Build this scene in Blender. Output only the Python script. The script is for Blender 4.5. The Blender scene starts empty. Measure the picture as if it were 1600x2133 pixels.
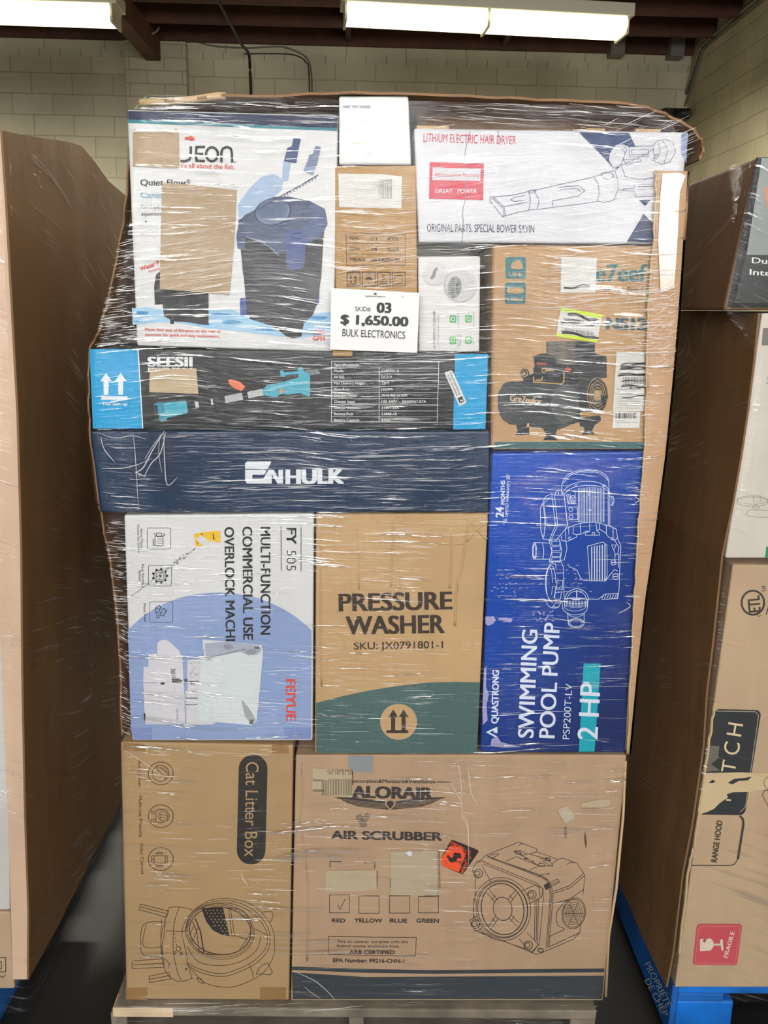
import bpy, bmesh, math, random
from mathutils import Vector, Matrix
random.seed(7)
S = bpy.context.scene
COL = S.collection

# ------------------------------------------------------------------ camera
F = 1850.0
CAM = Vector((0.0, -1.62, 1.56))
PITCH, YAW, ROLL = math.radians(13.0), math.radians(1.0), math.radians(-1.25)
RM = (Matrix.Rotation(-YAW, 3, 'Z') @ Matrix.Rotation(math.radians(90) - PITCH, 3, 'X') @ Matrix.Rotation(-ROLL, 3, 'Z'))
cd = bpy.data.cameras.new('camera')
cd.sensor_fit = 'VERTICAL'; cd.sensor_height = 24.0; cd.lens = F / 2133.0 * 24.0
cam = bpy.data.objects.new('camera', cd)
cam.matrix_world = Matrix.Translation(CAM) @ RM.to_4x4()
cd.clip_end = 200
COL.objects.link(cam); S.camera = cam

# ------------------------------------------------------------------ light
S.view_settings.view_transform = 'Standard'
S.view_settings.look = 'None'
S.view_settings.exposure = 0.3
S.view_settings.gamma = 1.0
w = bpy.data.worlds.new('world'); S.world = w; w.use_nodes = True
w.node_tree.nodes['Background'].inputs[0].default_value = (0.80, 0.90, 1.0, 1)
w.node_tree.nodes['Background'].inputs[1].default_value = 0.6
ADDED_WINDOW = dict(x0=-3.3, x1=2.9, y=-6.0, z0=1.75, z1=3.7)     # unseen window band, added and sized to shape reflections on the film
ld = bpy.data.lights.new('added_daylight', 'AREA')
ld.shape = 'RECTANGLE'; ld.size = ADDED_WINDOW['x1'] - ADDED_WINDOW['x0'] - 0.1; ld.size_y = ADDED_WINDOW['z1'] - ADDED_WINDOW['z0'] - 0.1
ld.energy = 300; ld.color = (1.0, 0.985, 0.97)
lo = bpy.data.objects.new('added_daylight', ld)
lo.location = ((ADDED_WINDOW['x0'] + ADDED_WINDOW['x1']) / 2, ADDED_WINDOW['y'] + 0.05, (ADDED_WINDOW['z0'] + ADDED_WINDOW['z1']) / 2)
lo.rotation_euler = (math.radians(90), 0, 0)
COL.objects.link(lo)

# ------------------------------------------------------------------ rays
def ray(px, py):
    return RM @ Vector(((px - 800.0) / F, -(py - 1066.5) / F, -1.0))
def PY(px, py, Y=0.0):
    d = ray(px, py); t = (Y - CAM.y) / d.y
    return CAM + d * t
def PX(px, py, X):
    d = ray(px, py); t = (X - CAM.x) / d.x
    return CAM + d * t
def PZ(px, py, Z):
    d = ray(px, py); t = (Z - CAM.z) / d.z
    return CAM + d * t

# ------------------------------------------------------------------ materials
def lin(h):
    h = h.lstrip('#')
    out = []
    for i in (0, 2, 4):
        c = int(h[i:i + 2], 16) / 255.0
        out.append(c / 12.92 if c <= 0.04045 else ((c + 0.055) / 1.055) ** 2.4)
    return (*out, 1.0)
MATS = {}
def newmat(name):
    m = bpy.data.materials.new(name); m.use_nodes = True
    nt = m.node_tree; b = nt.nodes['Principled BSDF']
    return m, nt, b
def board(name, hexc, rough=0.6, flute=0.25, dent=0.5, vary=0.12, spec=0.4):
    """corrugated board, plain or printed: flutes and dents in the relief, fibre tone in the colour"""
    if name in MATS: return MATS[name]
    m, nt, b = newmat(name); N = nt.nodes; L = nt.links
    g = N.new('ShaderNodeNewGeometry')
    mp = N.new('ShaderNodeMapping'); mp.inputs['Scale'].default_value = (14, 14, 3.0)
    L.new(g.outputs['Position'], mp.inputs['Vector'])
    n1 = N.new('ShaderNodeTexNoise'); n1.inputs['Scale'].default_value = 1.0; n1.inputs['Detail'].default_value = 4
    L.new(mp.outputs[0], n1.inputs['Vector'])
    n2 = N.new('ShaderNodeTexNoise'); n2.inputs['Scale'].default_value = 6.0; n2.inputs['Detail'].default_value = 5
    L.new(g.outputs['Position'], n2.inputs['Vector'])
    n3 = N.new('ShaderNodeTexNoise'); n3.inputs['Scale'].default_value = 400.0
    L.new(g.outputs['Position'], n3.inputs['Vector'])
    add = N.new('ShaderNodeMath'); add.operation = 'ADD'
    L.new(n1.outputs['Fac'], add.inputs[0]); L.new(n2.outputs['Fac'], add.inputs[1])
    add2 = N.new('ShaderNodeMath'); add2.operation = 'MULTIPLY_ADD'; add2.inputs[1].default_value = 0.25
    L.new(n3.outputs['Fac'], add2.inputs[0]); L.new(add.outputs[0], add2.inputs[2])
    mr = N.new('ShaderNodeMapRange'); mr.inputs['From Min'].default_value = 0.75; mr.inputs['From Max'].default_value = 1.5
    mr.inputs['To Min'].default_value = 1 - vary; mr.inputs['To Max'].default_value = 1 + vary
    L.new(add2.outputs[0], mr.inputs['Value'])
    mx = N.new('ShaderNodeVectorMath'); mx.operation = 'SCALE'
    c = lin(hexc); mx.inputs[0].default_value = c[:3]
    L.new(mr.outputs[0], mx.inputs['Scale']); L.new(mx.outputs[0], b.inputs['Base Color'])
    b.inputs['Roughness'].default_value = rough
    b.inputs['Specular IOR Level'].default_value = spec
    # relief
    mp2 = N.new('ShaderNodeMapping'); mp2.inputs['Scale'].default_value = (190, 190, 1.0)
    L.new(g.outputs['Position'], mp2.inputs['Vector'])
    nf = N.new('ShaderNodeTexNoise'); nf.inputs['Scale'].default_value = 1.0; nf.inputs['Detail'].default_value = 1
    L.new(mp2.outputs[0], nf.inputs['Vector'])
    mp3 = N.new('ShaderNodeMapping'); mp3.inputs['Scale'].default_value = (9, 9, 3.5)
    L.new(g.outputs['Position'], mp3.inputs['Vector'])
    nd = N.new('ShaderNodeTexNoise'); nd.inputs['Scale'].default_value = 1.0; nd.inputs['Detail'].default_value = 2
    L.new(mp3.outputs[0], nd.inputs['Vector'])
    b1 = N.new('ShaderNodeBump'); b1.inputs['Strength'].default_value = flute; b1.inputs['Distance'].default_value = 0.0012
    L.new(nf.outputs['Fac'], b1.inputs['Height'])
    b2 = N.new('ShaderNodeBump'); b2.inputs['Strength'].default_value = dent; b2.inputs['Distance'].default_value = 0.02
    L.new(nd.outputs['Fac'], b2.inputs['Height']); L.new(b1.outputs[0], b2.inputs['Normal'])
    L.new(b2.outputs[0], b.inputs['Normal'])
    MATS[name] = m
    return m
def ink(hexc):
    return board('ink_' + hexc.lstrip('#'), hexc, rough=0.55, vary=0.06)
def plain(name, hexc, rough=0.5, metal=0.0, spec=0.5, vary=0.0, scale=8):
    if name in MATS: return MATS[name]
    m, nt, b = newmat(name); N = nt.nodes; L = nt.links
    b.inputs['Roughness'].default_value = rough; b.inputs['Metallic'].default_value = metal
    b.inputs['Specular IOR Level'].default_value = spec
    c = lin(hexc)
    g = N.new('ShaderNodeNewGeometry')
    n = N.new('ShaderNodeTexNoise'); n.inputs['Scale'].default_value = scale; n.inputs['Detail'].default_value = 5
    L.new(g.outputs['Position'], n.inputs['Vector'])
    mr = N.new('ShaderNodeMapRange'); mr.inputs['From Min'].default_value = 0.3; mr.inputs['From Max'].default_value = 0.7
    mr.inputs['To Min'].default_value = 1 - vary; mr.inputs['To Max'].default_value = 1 + vary
    L.new(n.outputs['Fac'], mr.inputs['Value'])
    mx = N.new('ShaderNodeVectorMath'); mx.operation = 'SCALE'; mx.inputs[0].default_value = c[:3]
    L.new(mr.outputs[0], mx.inputs['Scale']); L.new(mx.outputs[0], b.inputs['Base Color'])
    MATS[name] = m
    return m
def blockwall(name, hexc, axis, bw, bh, mortar=0.006, rough=0.75, dark=0.55):
    m, nt, b = newmat(name); N = nt.nodes; L = nt.links
    g = N.new('ShaderNodeNewGeometry'); sp = N.new('ShaderNodeSeparateXYZ'); cb = N.new('ShaderNodeCombineXYZ')
    L.new(g.outputs['Position'], sp.inputs[0])
    L.new(sp.outputs[axis], cb.inputs[0]); L.new(sp.outputs['Z'], cb.inputs[1])
    br = N.new('ShaderNodeTexBrick'); br.inputs['Scale'].default_value = 1.0
    br.inputs['Brick Width'].default_value = bw; br.inputs['Row Height'].default_value = bh
    br.inputs['Mortar Size'].default_value = mortar; br.inputs['Mortar Smooth'].default_value = 0.5
    br.inputs['Bias'].default_value = 0.0
    c = lin(hexc)
    br.inputs['Color1'].default_value = c
    br.inputs['Color2'].default_value = (c[0] * .9, c[1] * .9, c[2] * .88, 1)
    br.inputs['Mortar'].default_value = (c[0] * dark, c[1] * dark, c[2] * dark, 1)
    # slight waver so the courses are laid by hand
    n = N.new('ShaderNodeTexNoise'); n.inputs['Scale'].default_value = 3.0; n.inputs['Detail'].default_value = 4
    L.new(g.outputs['Position'], n.inputs['Vector'])
    va = N.new('ShaderNodeVectorMath'); va.operation = 'MULTIPLY_ADD'
    va.inputs[1].default_value = (0.02, 0.02, 0); L.new(n.outputs['Color'], va.inputs[0]); L.new(cb.outputs[0], va.inputs[2])
    L.new(va.outputs[0], br.inputs['Vector'])
    n2 = N.new('ShaderNodeTexNoise'); n2.inputs['Scale'].default_value = 1.4; n2.inputs['Detail'].default_value = 6
    L.new(g.outputs['Position'], n2.inputs['Vector'])
    mr = N.new('ShaderNodeMapRange'); mr.inputs['From Min'].default_value = .3; mr.inputs['From Max'].default_value = .7
    mr.inputs['To Min'].default_value = .8; mr.inputs['To Max'].default_value = 1.12
    L.new(n2.outputs['Fac'], mr.inputs['Value'])
    mx = N.new('ShaderNodeVectorMath'); mx.operation = 'SCALE'
    L.new(br.outputs['Color'], mx.inputs[0]); L.new(mr.outputs[0], mx.inputs['Scale'])
    L.new(mx.outputs[0], b.inputs['Base Color'])
    b.inputs['Roughness'].default_value = rough
    inv = N.new('ShaderNodeMath'); inv.operation = 'MULTIPLY_ADD'; inv.inputs[1].default_value = -1; inv.inputs[2].default_value = 1
    L.new(br.outputs['Fac'], inv.inputs[0])
    n3 = N.new('ShaderNodeTexNoise'); n3.inputs['Scale'].default_value = 60; n3.inputs['Detail'].default_value = 3
    L.new(g.outputs['Position'], n3.inputs['Vector'])
    ad = N.new('ShaderNodeMath'); ad.operation = 'MULTIPLY_ADD'; ad.inputs[1].default_value = .35
    L.new(n3.outputs['Fac'], ad.inputs[0]); L.new(inv.outputs[0], ad.inputs[2])
    bp = N.new('ShaderNodeBump'); bp.inputs['Strength'].default_value = .7; bp.inputs['Distance'].default_value = .006
    L.new(ad.outputs[0], bp.inputs['Height']); L.new(bp.outputs[0], b.inputs['Normal'])
    return m
def emis(name, rgb, k):
    m, nt, b = newmat(name)
    b.inputs['Base Color'].default_value = (.9, .9, .85, 1)
    b.inputs['Emission Color'].default_value = (*rgb, 1); b.inputs['Emission Strength'].default_value = k
    return m
def wrapfilm(name, scl=(4, 4, 130), base=0.0, gain=1.0, haze=0.03, warp=0.04, bump=1.0, diag=0.0, cap=.14):
    """clear stretch film: see-through, thin glossy skin, wrinkles drawn out along the pull"""
    m = bpy.data.materials.new(name); m.use_nodes = True
    nt = m.node_tree; N = nt.nodes; L = nt.links; N.clear()
    out = N.new('ShaderNodeOutputMaterial')
    g = N.new('ShaderNodeNewGeometry'); sp = N.new('ShaderNodeSeparateXYZ'); L.new(g.outputs['Position'], sp.inputs[0])
    def M(op, a, b_=None, c_=None):
        n = N.new('ShaderNodeMath'); n.operation = op
        for i, v in enumerate((a, b_, c_)):
            if v is None: continue
            if isinstance(v, (int, float)): n.inputs[i].default_value = v
            else: L.new(v, n.inputs[i])
        return n.outputs[0]
    def noise(vec, s, d=2, rough=.5):
        n = N.new('ShaderNodeTexNoise'); n.inputs['Scale'].default_value = s; n.inputs['Detail'].default_value = d
        n.inputs['Roughness'].default_value = rough
        L.new(vec, n.inputs['Vector']); return n.outputs['Fac']
    low = noise(g.outputs['Position'], 2.6, 1)
    wz = M('MULTIPLY_ADD', low, warp * 2, sp.outputs['Z'])
    # pull direction turns a little over the face
    along = M('ADD', sp.outputs['X'], sp.outputs['Y'])
    wz = M('MULTIPLY_ADD', along, diag, wz)
    cb = N.new('ShaderNodeCombineXYZ'); L.new(M('MULTIPLY', sp.outputs['X'], scl[0]), cb.inputs[0])
    L.new(M('MULTIPLY', sp.outputs['Y'], scl[1]), cb.inputs[1]); L.new(M('MULTIPLY', wz, scl[2]), cb.inputs[2])
    n1 = noise(cb.outputs[0], 1.0, 4, .62)
    cb2 = N.new('ShaderNodeCombineXYZ'); L.new(M('MULTIPLY', sp.outputs['X'], scl[0] * 4), cb2.inputs[0])
    L.new(M('MULTIPLY', sp.outputs['Y'], scl[1] * 4), cb2.inputs[1]); L.new(M('MULTIPLY', wz, scl[2] * 2.2), cb2.inputs[2])
    n2 = noise(cb2.outputs[0], 1.0, 2, .6)
    h = M('MULTIPLY_ADD', n2, .35, n1)
    # loose and tight patches
    patch = noise(g.outputs['Position'], 4.2, 2)
    pm = N.new('ShaderNodeMapRange'); pm.inputs['From Min'].default_value = .38; pm.inputs['From Max'].default_value = .62
    L.new(patch, pm.inputs['Value'])
    bp = N.new('ShaderNodeBump'); bp.inputs['Distance'].default_value = 0.0034 * bump
    L.new(M('MULTIPLY_ADD', pm.outputs[0], .75, .25), bp.inputs['Strength']); L.new(h, bp.inputs['Height'])
    gl = N.new('ShaderNodeBsdfGlossy'); gl.inputs['Roughness'].default_value = .05
    gl.inputs['Color'].default_value = (1, 1, 1, 1); L.new(bp.outputs[0], gl.inputs['Normal'])
    tr = N.new('ShaderNodeBsdfTransparent'); tr.inputs['Color'].default_value = (.985, .985, .985, 1)
    # bunched folds are thicker: sharpened ridges of the same wrinkle field
    rm = N.new('ShaderNodeMapRange'); rm.inputs['From Min'].default_value = .76; rm.inputs['From Max'].default_value = .92
    L.new(h, rm.inputs['Value'])
    fold = M('MULTIPLY', rm.outputs[0], pm.outputs[0])
    fr = N.new('ShaderNodeFresnel'); fr.inputs['IOR'].default_value = 1.45
    fac = M('ADD', M('MULTIPLY_ADD', fold, gain, base), M('MINIMUM', M('MULTIPLY', fr.outputs[0], .55), cap))
    fac = M('MINIMUM', fac, .92)
    mix = N.new('ShaderNodeMixShader'); L.new(fac, mix.inputs[0]); L.new(tr.outputs[0], mix.inputs[1]); L.new(gl.outputs[0], mix.inputs[2])
    df = N.new('ShaderNodeBsdfDiffuse'); df.inputs['Color'].default_value = (.9, .92, .95, 1); L.new(bp.outputs[0], df.inputs['Normal'])
    mix2 = N.new('ShaderNodeMixShader'); L.new(M('MULTIPLY_ADD', fold, haze * 3, 0.002), mix2.inputs[0])
    L.new(mix.outputs[0], mix2.inputs[1]); L.new(df.outputs[0], mix2.inputs[2])
    L.new(mix2.outputs[0], out.inputs['Surface'])
    return m

# ------------------------------------------------------------------ objects
def thing(name, label, cat, loc, group=None):
    o = bpy.data.objects.new(name, None); COL.objects.link(o)
    o.empty_display_size = .05; o.location = loc
    o['label'] = label; o['category'] = cat
    if group: o['group'] = group
    return o
def tag(o, label, cat, group=None):
    o['label'] = label; o['category'] = cat
    if group: o['group'] = group
    return o
def link(name, me, parent=None, mats=(), smooth=False, origin=None):
    """mesh in world coordinates -> object, origin moved to the parent's (or given) base"""
    for m in mats: me.materials.append(m)
    o = bpy.data.objects.new(name, me); COL.objects.link(o)
    base = parent.location.copy() if parent is not None else Vector(origin or (0, 0, 0))
    me.transform(Matrix.Translation(-base))
    if parent is not None: o.parent = parent
    else: o.location = base
    if smooth:
        for p in me.polygons: p.use_smooth = True
    me.update()
    return o
def sub(name, me, part, top, mats=(), smooth=False):
    """sub-part: parent is a part whose mesh lives in the thing's frame"""
    for m in mats: me.materials.append(m)
    o = bpy.data.objects.new(name, me); COL.objects.link(o)
    me.transform(Matrix.Translation(-top.location)); o.parent = part
    if smooth:
        for p in me.polygons: p.use_smooth = True
    return o
def struct(o):
    o['kind'] = 'structure'; return o
def mesh_bm(bm, recalc=True):
    if recalc: bmesh.ops.recalc_face_normals(bm, faces=bm.faces[:])
    me = bpy.data.meshes.new('m'); bm.to_mesh(me); bm.free(); return me
def box_bm(x0, x1, y0, y1, z0, z1, bm=None, bev=0.0, seg=2):
    own = bmesh.new()
    vs = [own.verts.new(p) for p in ((x0, y0, z0), (x1, y0, z0), (x1, y1, z0), (x0, y1, z0), (x0, y0, z1), (x1, y0, z1), (x1, y1, z1), (x0, y1, z1))]
    for f in ((0, 1, 5, 4), (1, 2, 6, 5), (2, 3, 7, 6), (3, 0, 4, 7), (4, 5, 6, 7), (3, 2, 1, 0)):
        own.faces.new([vs[i] for i in f])
    if bev: bmesh.ops.bevel(own, geom=own.edges[:], offset=bev, segments=seg, affect='EDGES', profile=.5)
    if bm is None: return own
    t = bpy.data.meshes.new('t'); own.to_mesh(t); own.free(); bm.from_mesh(t); bpy.data.meshes.remove(t); return bm
def tube_bm(pts, r, seg=8, bm=None):
    bm = bm or bmesh.new()
    pts = [Vector(p) for p in pts]; rings = []
    for i, p in enumerate(pts):
        d = (pts[min(i + 1, len(pts) - 1)] - pts[max(i - 1, 0)]).normalized()
        a = d.cross(Vector((0, 0, 1)));
        if a.length < .1: a = d.cross(Vector((0, 1, 0)))
        a.normalize(); b = d.cross(a)
        rings.append([bm.verts.new(p + (a * math.cos(t) + b * math.sin(t)) * r) for t in [2 * math.pi * k / seg for k in range(seg)]])
    for i in range(len(rings) - 1):
        for k in range(seg):
            bm.faces.new((rings[i][k], rings[i][(k + 1) % seg], rings[i + 1][(k + 1) % seg], rings[i + 1][k]))
    bm.faces.new(rings[0][::-1]); bm.faces.new(rings[-1])
    return bm
def smooth_pts(pts, n=6):
    out = []
    P = [Vector(p) for p in pts]
    for i in range(len(P) - 1):
        p0, p1, p2, p3 = P[max(i - 1, 0)], P[i], P[i + 1], P[min(i + 2, len(P) - 1)]
        for k in range(n):
            t = k / n
            out.append(.5 * ((2 * p1) + (p2 - p0) * t + (2 * p0 - 5 * p1 + 4 * p2 - p3) * t * t + (3 * p1 - p0 - 3 * p2 + p3) * t ** 3))
    out.append(P[-1]); return out

# ------------------------------------------------------------------ prints on a face
ZA = (180, 200, 2.857); ZB = (680, 180, 3.679); ZC = (860, 240, 2.581); ZD = (980, 490, 3.81)
ZE = (180, 710, 3.636); ZF = (600, 710, 3.636); ZG = (200, 1050, 3.333); ZH = (640, 1050, 3.95)
ZI = (980, 930, 4.21); ZJ = (980, 1240, 4.21); ZK = (220, 1530, 3.538); ZL = (600, 1550, 4.0)
ZM = (900, 1680, 3.81); ZN = (600, 1830, 4.444); Z4 = (1320, 300, 3.554); Z5 = (1320, 850, 3.282); Z6 = (1320, 1450, 3.121)
ZP = (0, 0, 1.0); ZT = (0, 0, 2.0); ZU = (800, 0, 2.0)
_glyph = {}
def glyphs(s, off):
    key = (s, off)
    if key not in _glyph:
        c = bpy.data.curves.new('f', 'FONT'); c.body = s; c.size = 1.0; c.offset = off; c.resolution_u = 4
        c.fill_mode = 'FRONT'
        o = bpy.data.objects.new('f', c); COL.objects.link(o)
        dg = bpy.context.evaluated_depsgraph_get(); dg.update()
        me = bpy.data.meshes.new_from_object(o.evaluated_get(dg))
        vs = [(v.co.x, v.co.y) for v in me.vertices]; fs = [tuple(p.vertices) for p in me.polygons]
        bpy.data.objects.remove(o); bpy.data.curves.remove(c); bpy.data.meshes.remove(me)
        _glyph[key] = (vs, fs)
    return _glyph[key]
CAP = None
class Print:
    """flat ink shapes laid on a face; coordinates are read off enlargements of the photograph"""
    def __init__(self, Y=0.0, z=ZP, fn=None, lift=0.0006):
        self.Y = Y; self.z = z; self.fn = fn; self.lift = lift
        self.v = []; self.f = []; self.mi = []; self.mats = []; self.layer = 0; self.k = 0
    def at(self, z): self.z = z; return self
    def m(self, mat):
        self.k += 1
        if isinstance(mat, str): mat = ink(mat)
        if mat not in self.mats: self.mats.append(mat)
        return self.mats.index(mat)
    def w(self, x, y):
        x0, y0, s = self.z
        px, py = x0 + x / s, y0 + y / s
        off = self.lift * (1 + self.layer * .5) + self.k * 1e-5
        if self.fn: return self.fn(px, py, off)
        p = PY(px, py, self.Y); p.y -= off
        return p
    def poly(self, pts, mat):
        k = self.m(mat); b = len(self.v)
        # triangulate simple polygon by the tessellator
        from mathutils.geometry import tessellate_polygon
        self.v += [self.w(*p) for p in pts]
        for t in tessellate_polygon([[Vector((p[0], p[1], 0)) for p in pts]]):
            self.f.append(tuple(b + i for i in t)); self.mi.append(k)
        return self
    def line(self, pts, wd, mat, closed=False):
        k = self.m(mat); P = [Vector(p) for p in pts]
        if closed: P = P + [P[0], P[1]]
        n = len(P); b = len(self.v)
        for i in range(n):
            d0 = (P[i] - P[i - 1]) if i > 0 else (P[1] - P[0])
            d1 = (P[i + 1] - P[i]) if i < n - 1 else d0
            if d0.length < 1e-6: d0 = d1
            if d1.length < 1e-6: d1 = d0
            d0 = d0.normalized(); d1 = d1.normalized()
            t = d0 + d1
            t = t.normalized() if t.length > .2 else d1
            nn = Vector((-t.y, t.x)); c = max(.5, abs(nn.dot(Vector((-d1.y, d1.x)))))
            e = wd / 2 / c
            self.v.append(self.w(*(P[i] + nn * e))); self.v.append(self.w(*(P[i] - nn * e)))
            if i: self.f.append((b + 2 * i - 2, b + 2 * i - 1, b + 2 * i + 1, b + 2 * i)); self.mi.append(k)
        return self
    def lines(self, LL, wd, mat):
        for l in LL: self.line(l, wd, mat)
        return self
    def curve(self, pts, wd, mat, n=5):
        q = smooth_pts([(x, y, 0) for x, y in pts], n); return self.line([(a.x, a.y) for a in q], wd, mat)
    def ell(self, cx, cy, rx, ry, mat, wd=0, rot=0, a0=0, a1=360, n=40):
        P = []
        for i in range(n + (0 if a1 - a0 == 360 else 1)):
            a = math.radians(a0 + (a1 - a0) * i / n)
            x, y = rx * math.cos(a), ry * math.sin(a)
            r = math.radians(rot)
            P.append((cx + x * math.cos(r) - y * math.sin(r), cy + x * math.sin(r) + y * math.cos(r)))
        if wd: return self.line(P, wd, mat, closed=(a1 - a0 == 360))
        return self.poly(P, mat)
    def rr(self, x0, y0, x1, y1, r, mat, wd=0, quad=None):
        P = []
        for cx, cy, a in ((x1 - r, y0 + r, -90), (x1 - r, y1 - r, 0), (x0 + r, y1 - r, 90), (x0 + r, y0 + r, 180)):
            for i in range(7):
                t = math.radians(a + 15 * i); P.append((cx + r * math.cos(t), cy + r * math.sin(t)))
        if quad:
            Q = []
            for x, y in P:
                u = (x - x0) / (x1 - x0); v = (y - y0) / (y1 - y0)
                a = Vector(quad[0]).lerp(Vector(quad[1]), u); b = Vector(quad[3]).lerp(Vector(quad[2]), u)
                c = a.lerp(b, v); Q.append((c.x, c.y))
            P = Q
        if wd: return self.line(P, wd, mat, closed=True)
        return self.poly(P, mat)
    def rect(self, x0, y0, x1, y1, mat, wd=0):
        P = [(x0, y0), (x1, y0), (x1, y1), (x0, y1)]
        if wd: return self.line(P, wd, mat, closed=True)
        return self.poly(P, mat)
    def text(self, s, a, b_, h, mat, bold=0.0, slant=0.0):
        """s set on the baseline a -> b_, capitals h high"""
        global CAP
        if CAP is None:
            vs, _ = glyphs('H', 0.0); CAP = max(v[1] for v in vs)
        vs, fs = glyphs(s, min(bold, 0.0))
        if not vs: return self
        k = self.m(mat)
        x0 = min(v[0] for v in vs); x1 = max(v[0] for v in vs)
        A = Vector(a); D = Vector(b_) - A; Lb = D.length; d = D / Lb; u = Vector((d.y, -d.x))
        B = max(bold, 0.0); sx = Lb / (x1 - x0 + 2 * B)
        # heavier weights are overprinted with small shifts
        for ox, oy in (((-1, .45), (-.35, -.45), (.35, .45), (1, -.45), (-1, -.45), (1, .45)) if B > 0 else ((0, 0),)):
            b = len(self.v); self.k += 3
            for x, y in vs:
                yy = y + oy * B * .6 if B else y
                q = A + d * ((x - x0 + B + ox * B) * sx + slant * y * h / CAP) + u * (yy * h / CAP)
                self.v.append(self.w(q.x, q.y))
            for f in fs: self.f.append(tuple(b + i for i in f)); self.mi.append(k)
        return self
    def up(self, n=1): self.layer += n; return self
    def barcode(self, x0, y0, x1, y1, mat, n=26, seed=1):
        r = random.Random(seed); x = x0; st = (x1 - x0) / n
        while x < x1 - st:
            wd = st * r.choice((.3, .5, .9)); self.rect(x, y0, x + wd, y1, mat); x += wd + st * r.choice((.35, .6, .9))
        return self
    def cut(self, name, parent, label=None):
        """finish this piece as a part of its own and start the next"""
        o = self.build(name, parent, label); self.v = []; self.f = []; self.mi = []; self.mats = []; return self
    def build(self, name, parent, label=None, sub_of=None):
        if not self.f: return None
        me = bpy.data.meshes.new(name); me.from_pydata(self.v, [], self.f)
        me.polygons.foreach_set('material_index', self.mi)
        if sub_of is not None: o = sub(name, me, sub_of, parent, self.mats)
        else: o = link(name, me, parent, self.mats)
        if label: o['label'] = label
        return o
def blob(cx, cy, rx, ry, seed=0, n=22, k=.35):
    r = random.Random(seed)
    return [(cx + rx * (1 - k * r.random()) * math.cos(2 * math.pi * i / n), cy + ry * (1 - k * r.random()) * math.sin(2 * math.pi * i / n)) for i in range(n)]

# ------------------------------------------------------------------ cartons
def carton(name, label, quad, mat, depth=.55, Y=0.0, bev=.004, cat='box', body='carton_body'):
    """a closed carton whose front panel has these four corners (TL TR BR BL)"""
    P = [PY(x, y, Y) for x, y in quad]
    c = Vector(((P[2].x + P[3].x) / 2, Y + depth / 2, min(P[2].z, P[3].z)))
    t = thing(name, label, cat, c)
    bm = bmesh.new()
    fr = [bm.verts.new(p) for p in P]; bk = [bm.verts.new((p.x, Y + depth, p.z)) for p in P]
    bm.faces.new(fr); bm.faces.new(bk[::-1])
    for i in range(4): bm.faces.new((fr[i], bk[i], bk[(i + 1) % 4], fr[(i + 1) % 4]))
    bmesh.ops.recalc_face_normals(bm, faces=bm.faces[:])
    bmesh.ops.bevel(bm, geom=bm.edges[:], offset=bev, segments=3, affect='EDGES', profile=.55)
    o = link(body, mesh_bm(bm), t, [mat], smooth=False)
    return t
def ridge(pts, r, Y=0.0):
    return [PY(x, y, Y + r * .35) for x, y in pts]
# ================================================================== the warehouse
YB = 8.4                                              # back wall
corner = PY(1440, 118, YB)
XR = corner.x; H = corner.z                           # wall beside the pallets, underside of the joists
XL = -9.0; YF = ADDED_WINDOW['y']
paint = blockwall('painted_block_back', '#cfc6ab', 'X', .42, .203, dark=.72)
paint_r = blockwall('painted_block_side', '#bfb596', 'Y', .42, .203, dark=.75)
brick = blockwall('painted_brick', '#d2c9b0', 'X', .36, .125, mortar=.007, dark=.7)
def wallbox(name, m, *b):
    return struct(link(name, mesh_bm(box_bm(*b)), None, [m], origin=((b[0] + b[1]) / 2, (b[2] + b[3]) / 2, b[4])))
floor_m = plain('concrete', '#1b1917', rough=.5, vary=.35, scale=2.5)
wallbox('floor', floor_m, XL, XR + .2, YF - .2, YB + .2, -.1, 0)
wallbox('wall_back', paint, XL, XR + .2, YB, YB + .2, 0, H + .45)
wallbox('wall_right', paint_r, XR, XR + .2, YF, YB, 0, H + .45)
wallbox('wall_left', paint_r, XL - .2, XL, YF, YB, 0, H + .45)
bm = bmesh.new()
for b in ((XL, ADDED_WINDOW['x0'], YF - .2, YF, 0, H + .45), (ADDED_WINDOW['x1'], XR + .2, YF - .2, YF, 0, H + .45), (ADDED_WINDOW['x0'], ADDED_WINDOW['x1'], YF - .2, YF, ADDED_WINDOW['z1'], H + .45), (ADDED_WINDOW['x0'], ADDED_WINDOW['x1'], YF - .2, YF, 0, ADDED_WINDOW['z0'])):
    box_bm(*b, bm=bm)
struct(link('wall_front', mesh_bm(bm), None, [paint], origin=(0, YF, 0)))
bm = bmesh.new()
x0, x1, z0, z1 = ADDED_WINDOW['x0'], ADDED_WINDOW['x1'], ADDED_WINDOW['z0'], ADDED_WINDOW['z1']
for b in ((x0 - .05, x0 + .03, z0, z1), (x1 - .03, x1 + .05, z0, z1), (x0, x1, z1 - .03, z1 + .05), (x0, x1, z0 - .05, z0 + .03)):
    box_bm(b[0], b[1], YF - .22, YF + .02, b[2], b[3], bm=bm)
struct(link('added_window_1', mesh_bm(bm), None, [plain('painted_steel', '#6f7072', .5)], origin=(0, YF, z0)))  # frame of the added window, unseen behind the camera
# pier of brick that carries the timber beam
pa, pb = PY(268, 300, YB - .13), PY(392, 300, YB - .13)
wallbox('wall_pier', brick, pa.x, pb.x, YB - .13, YB + .02, 0, H - .02)
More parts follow.
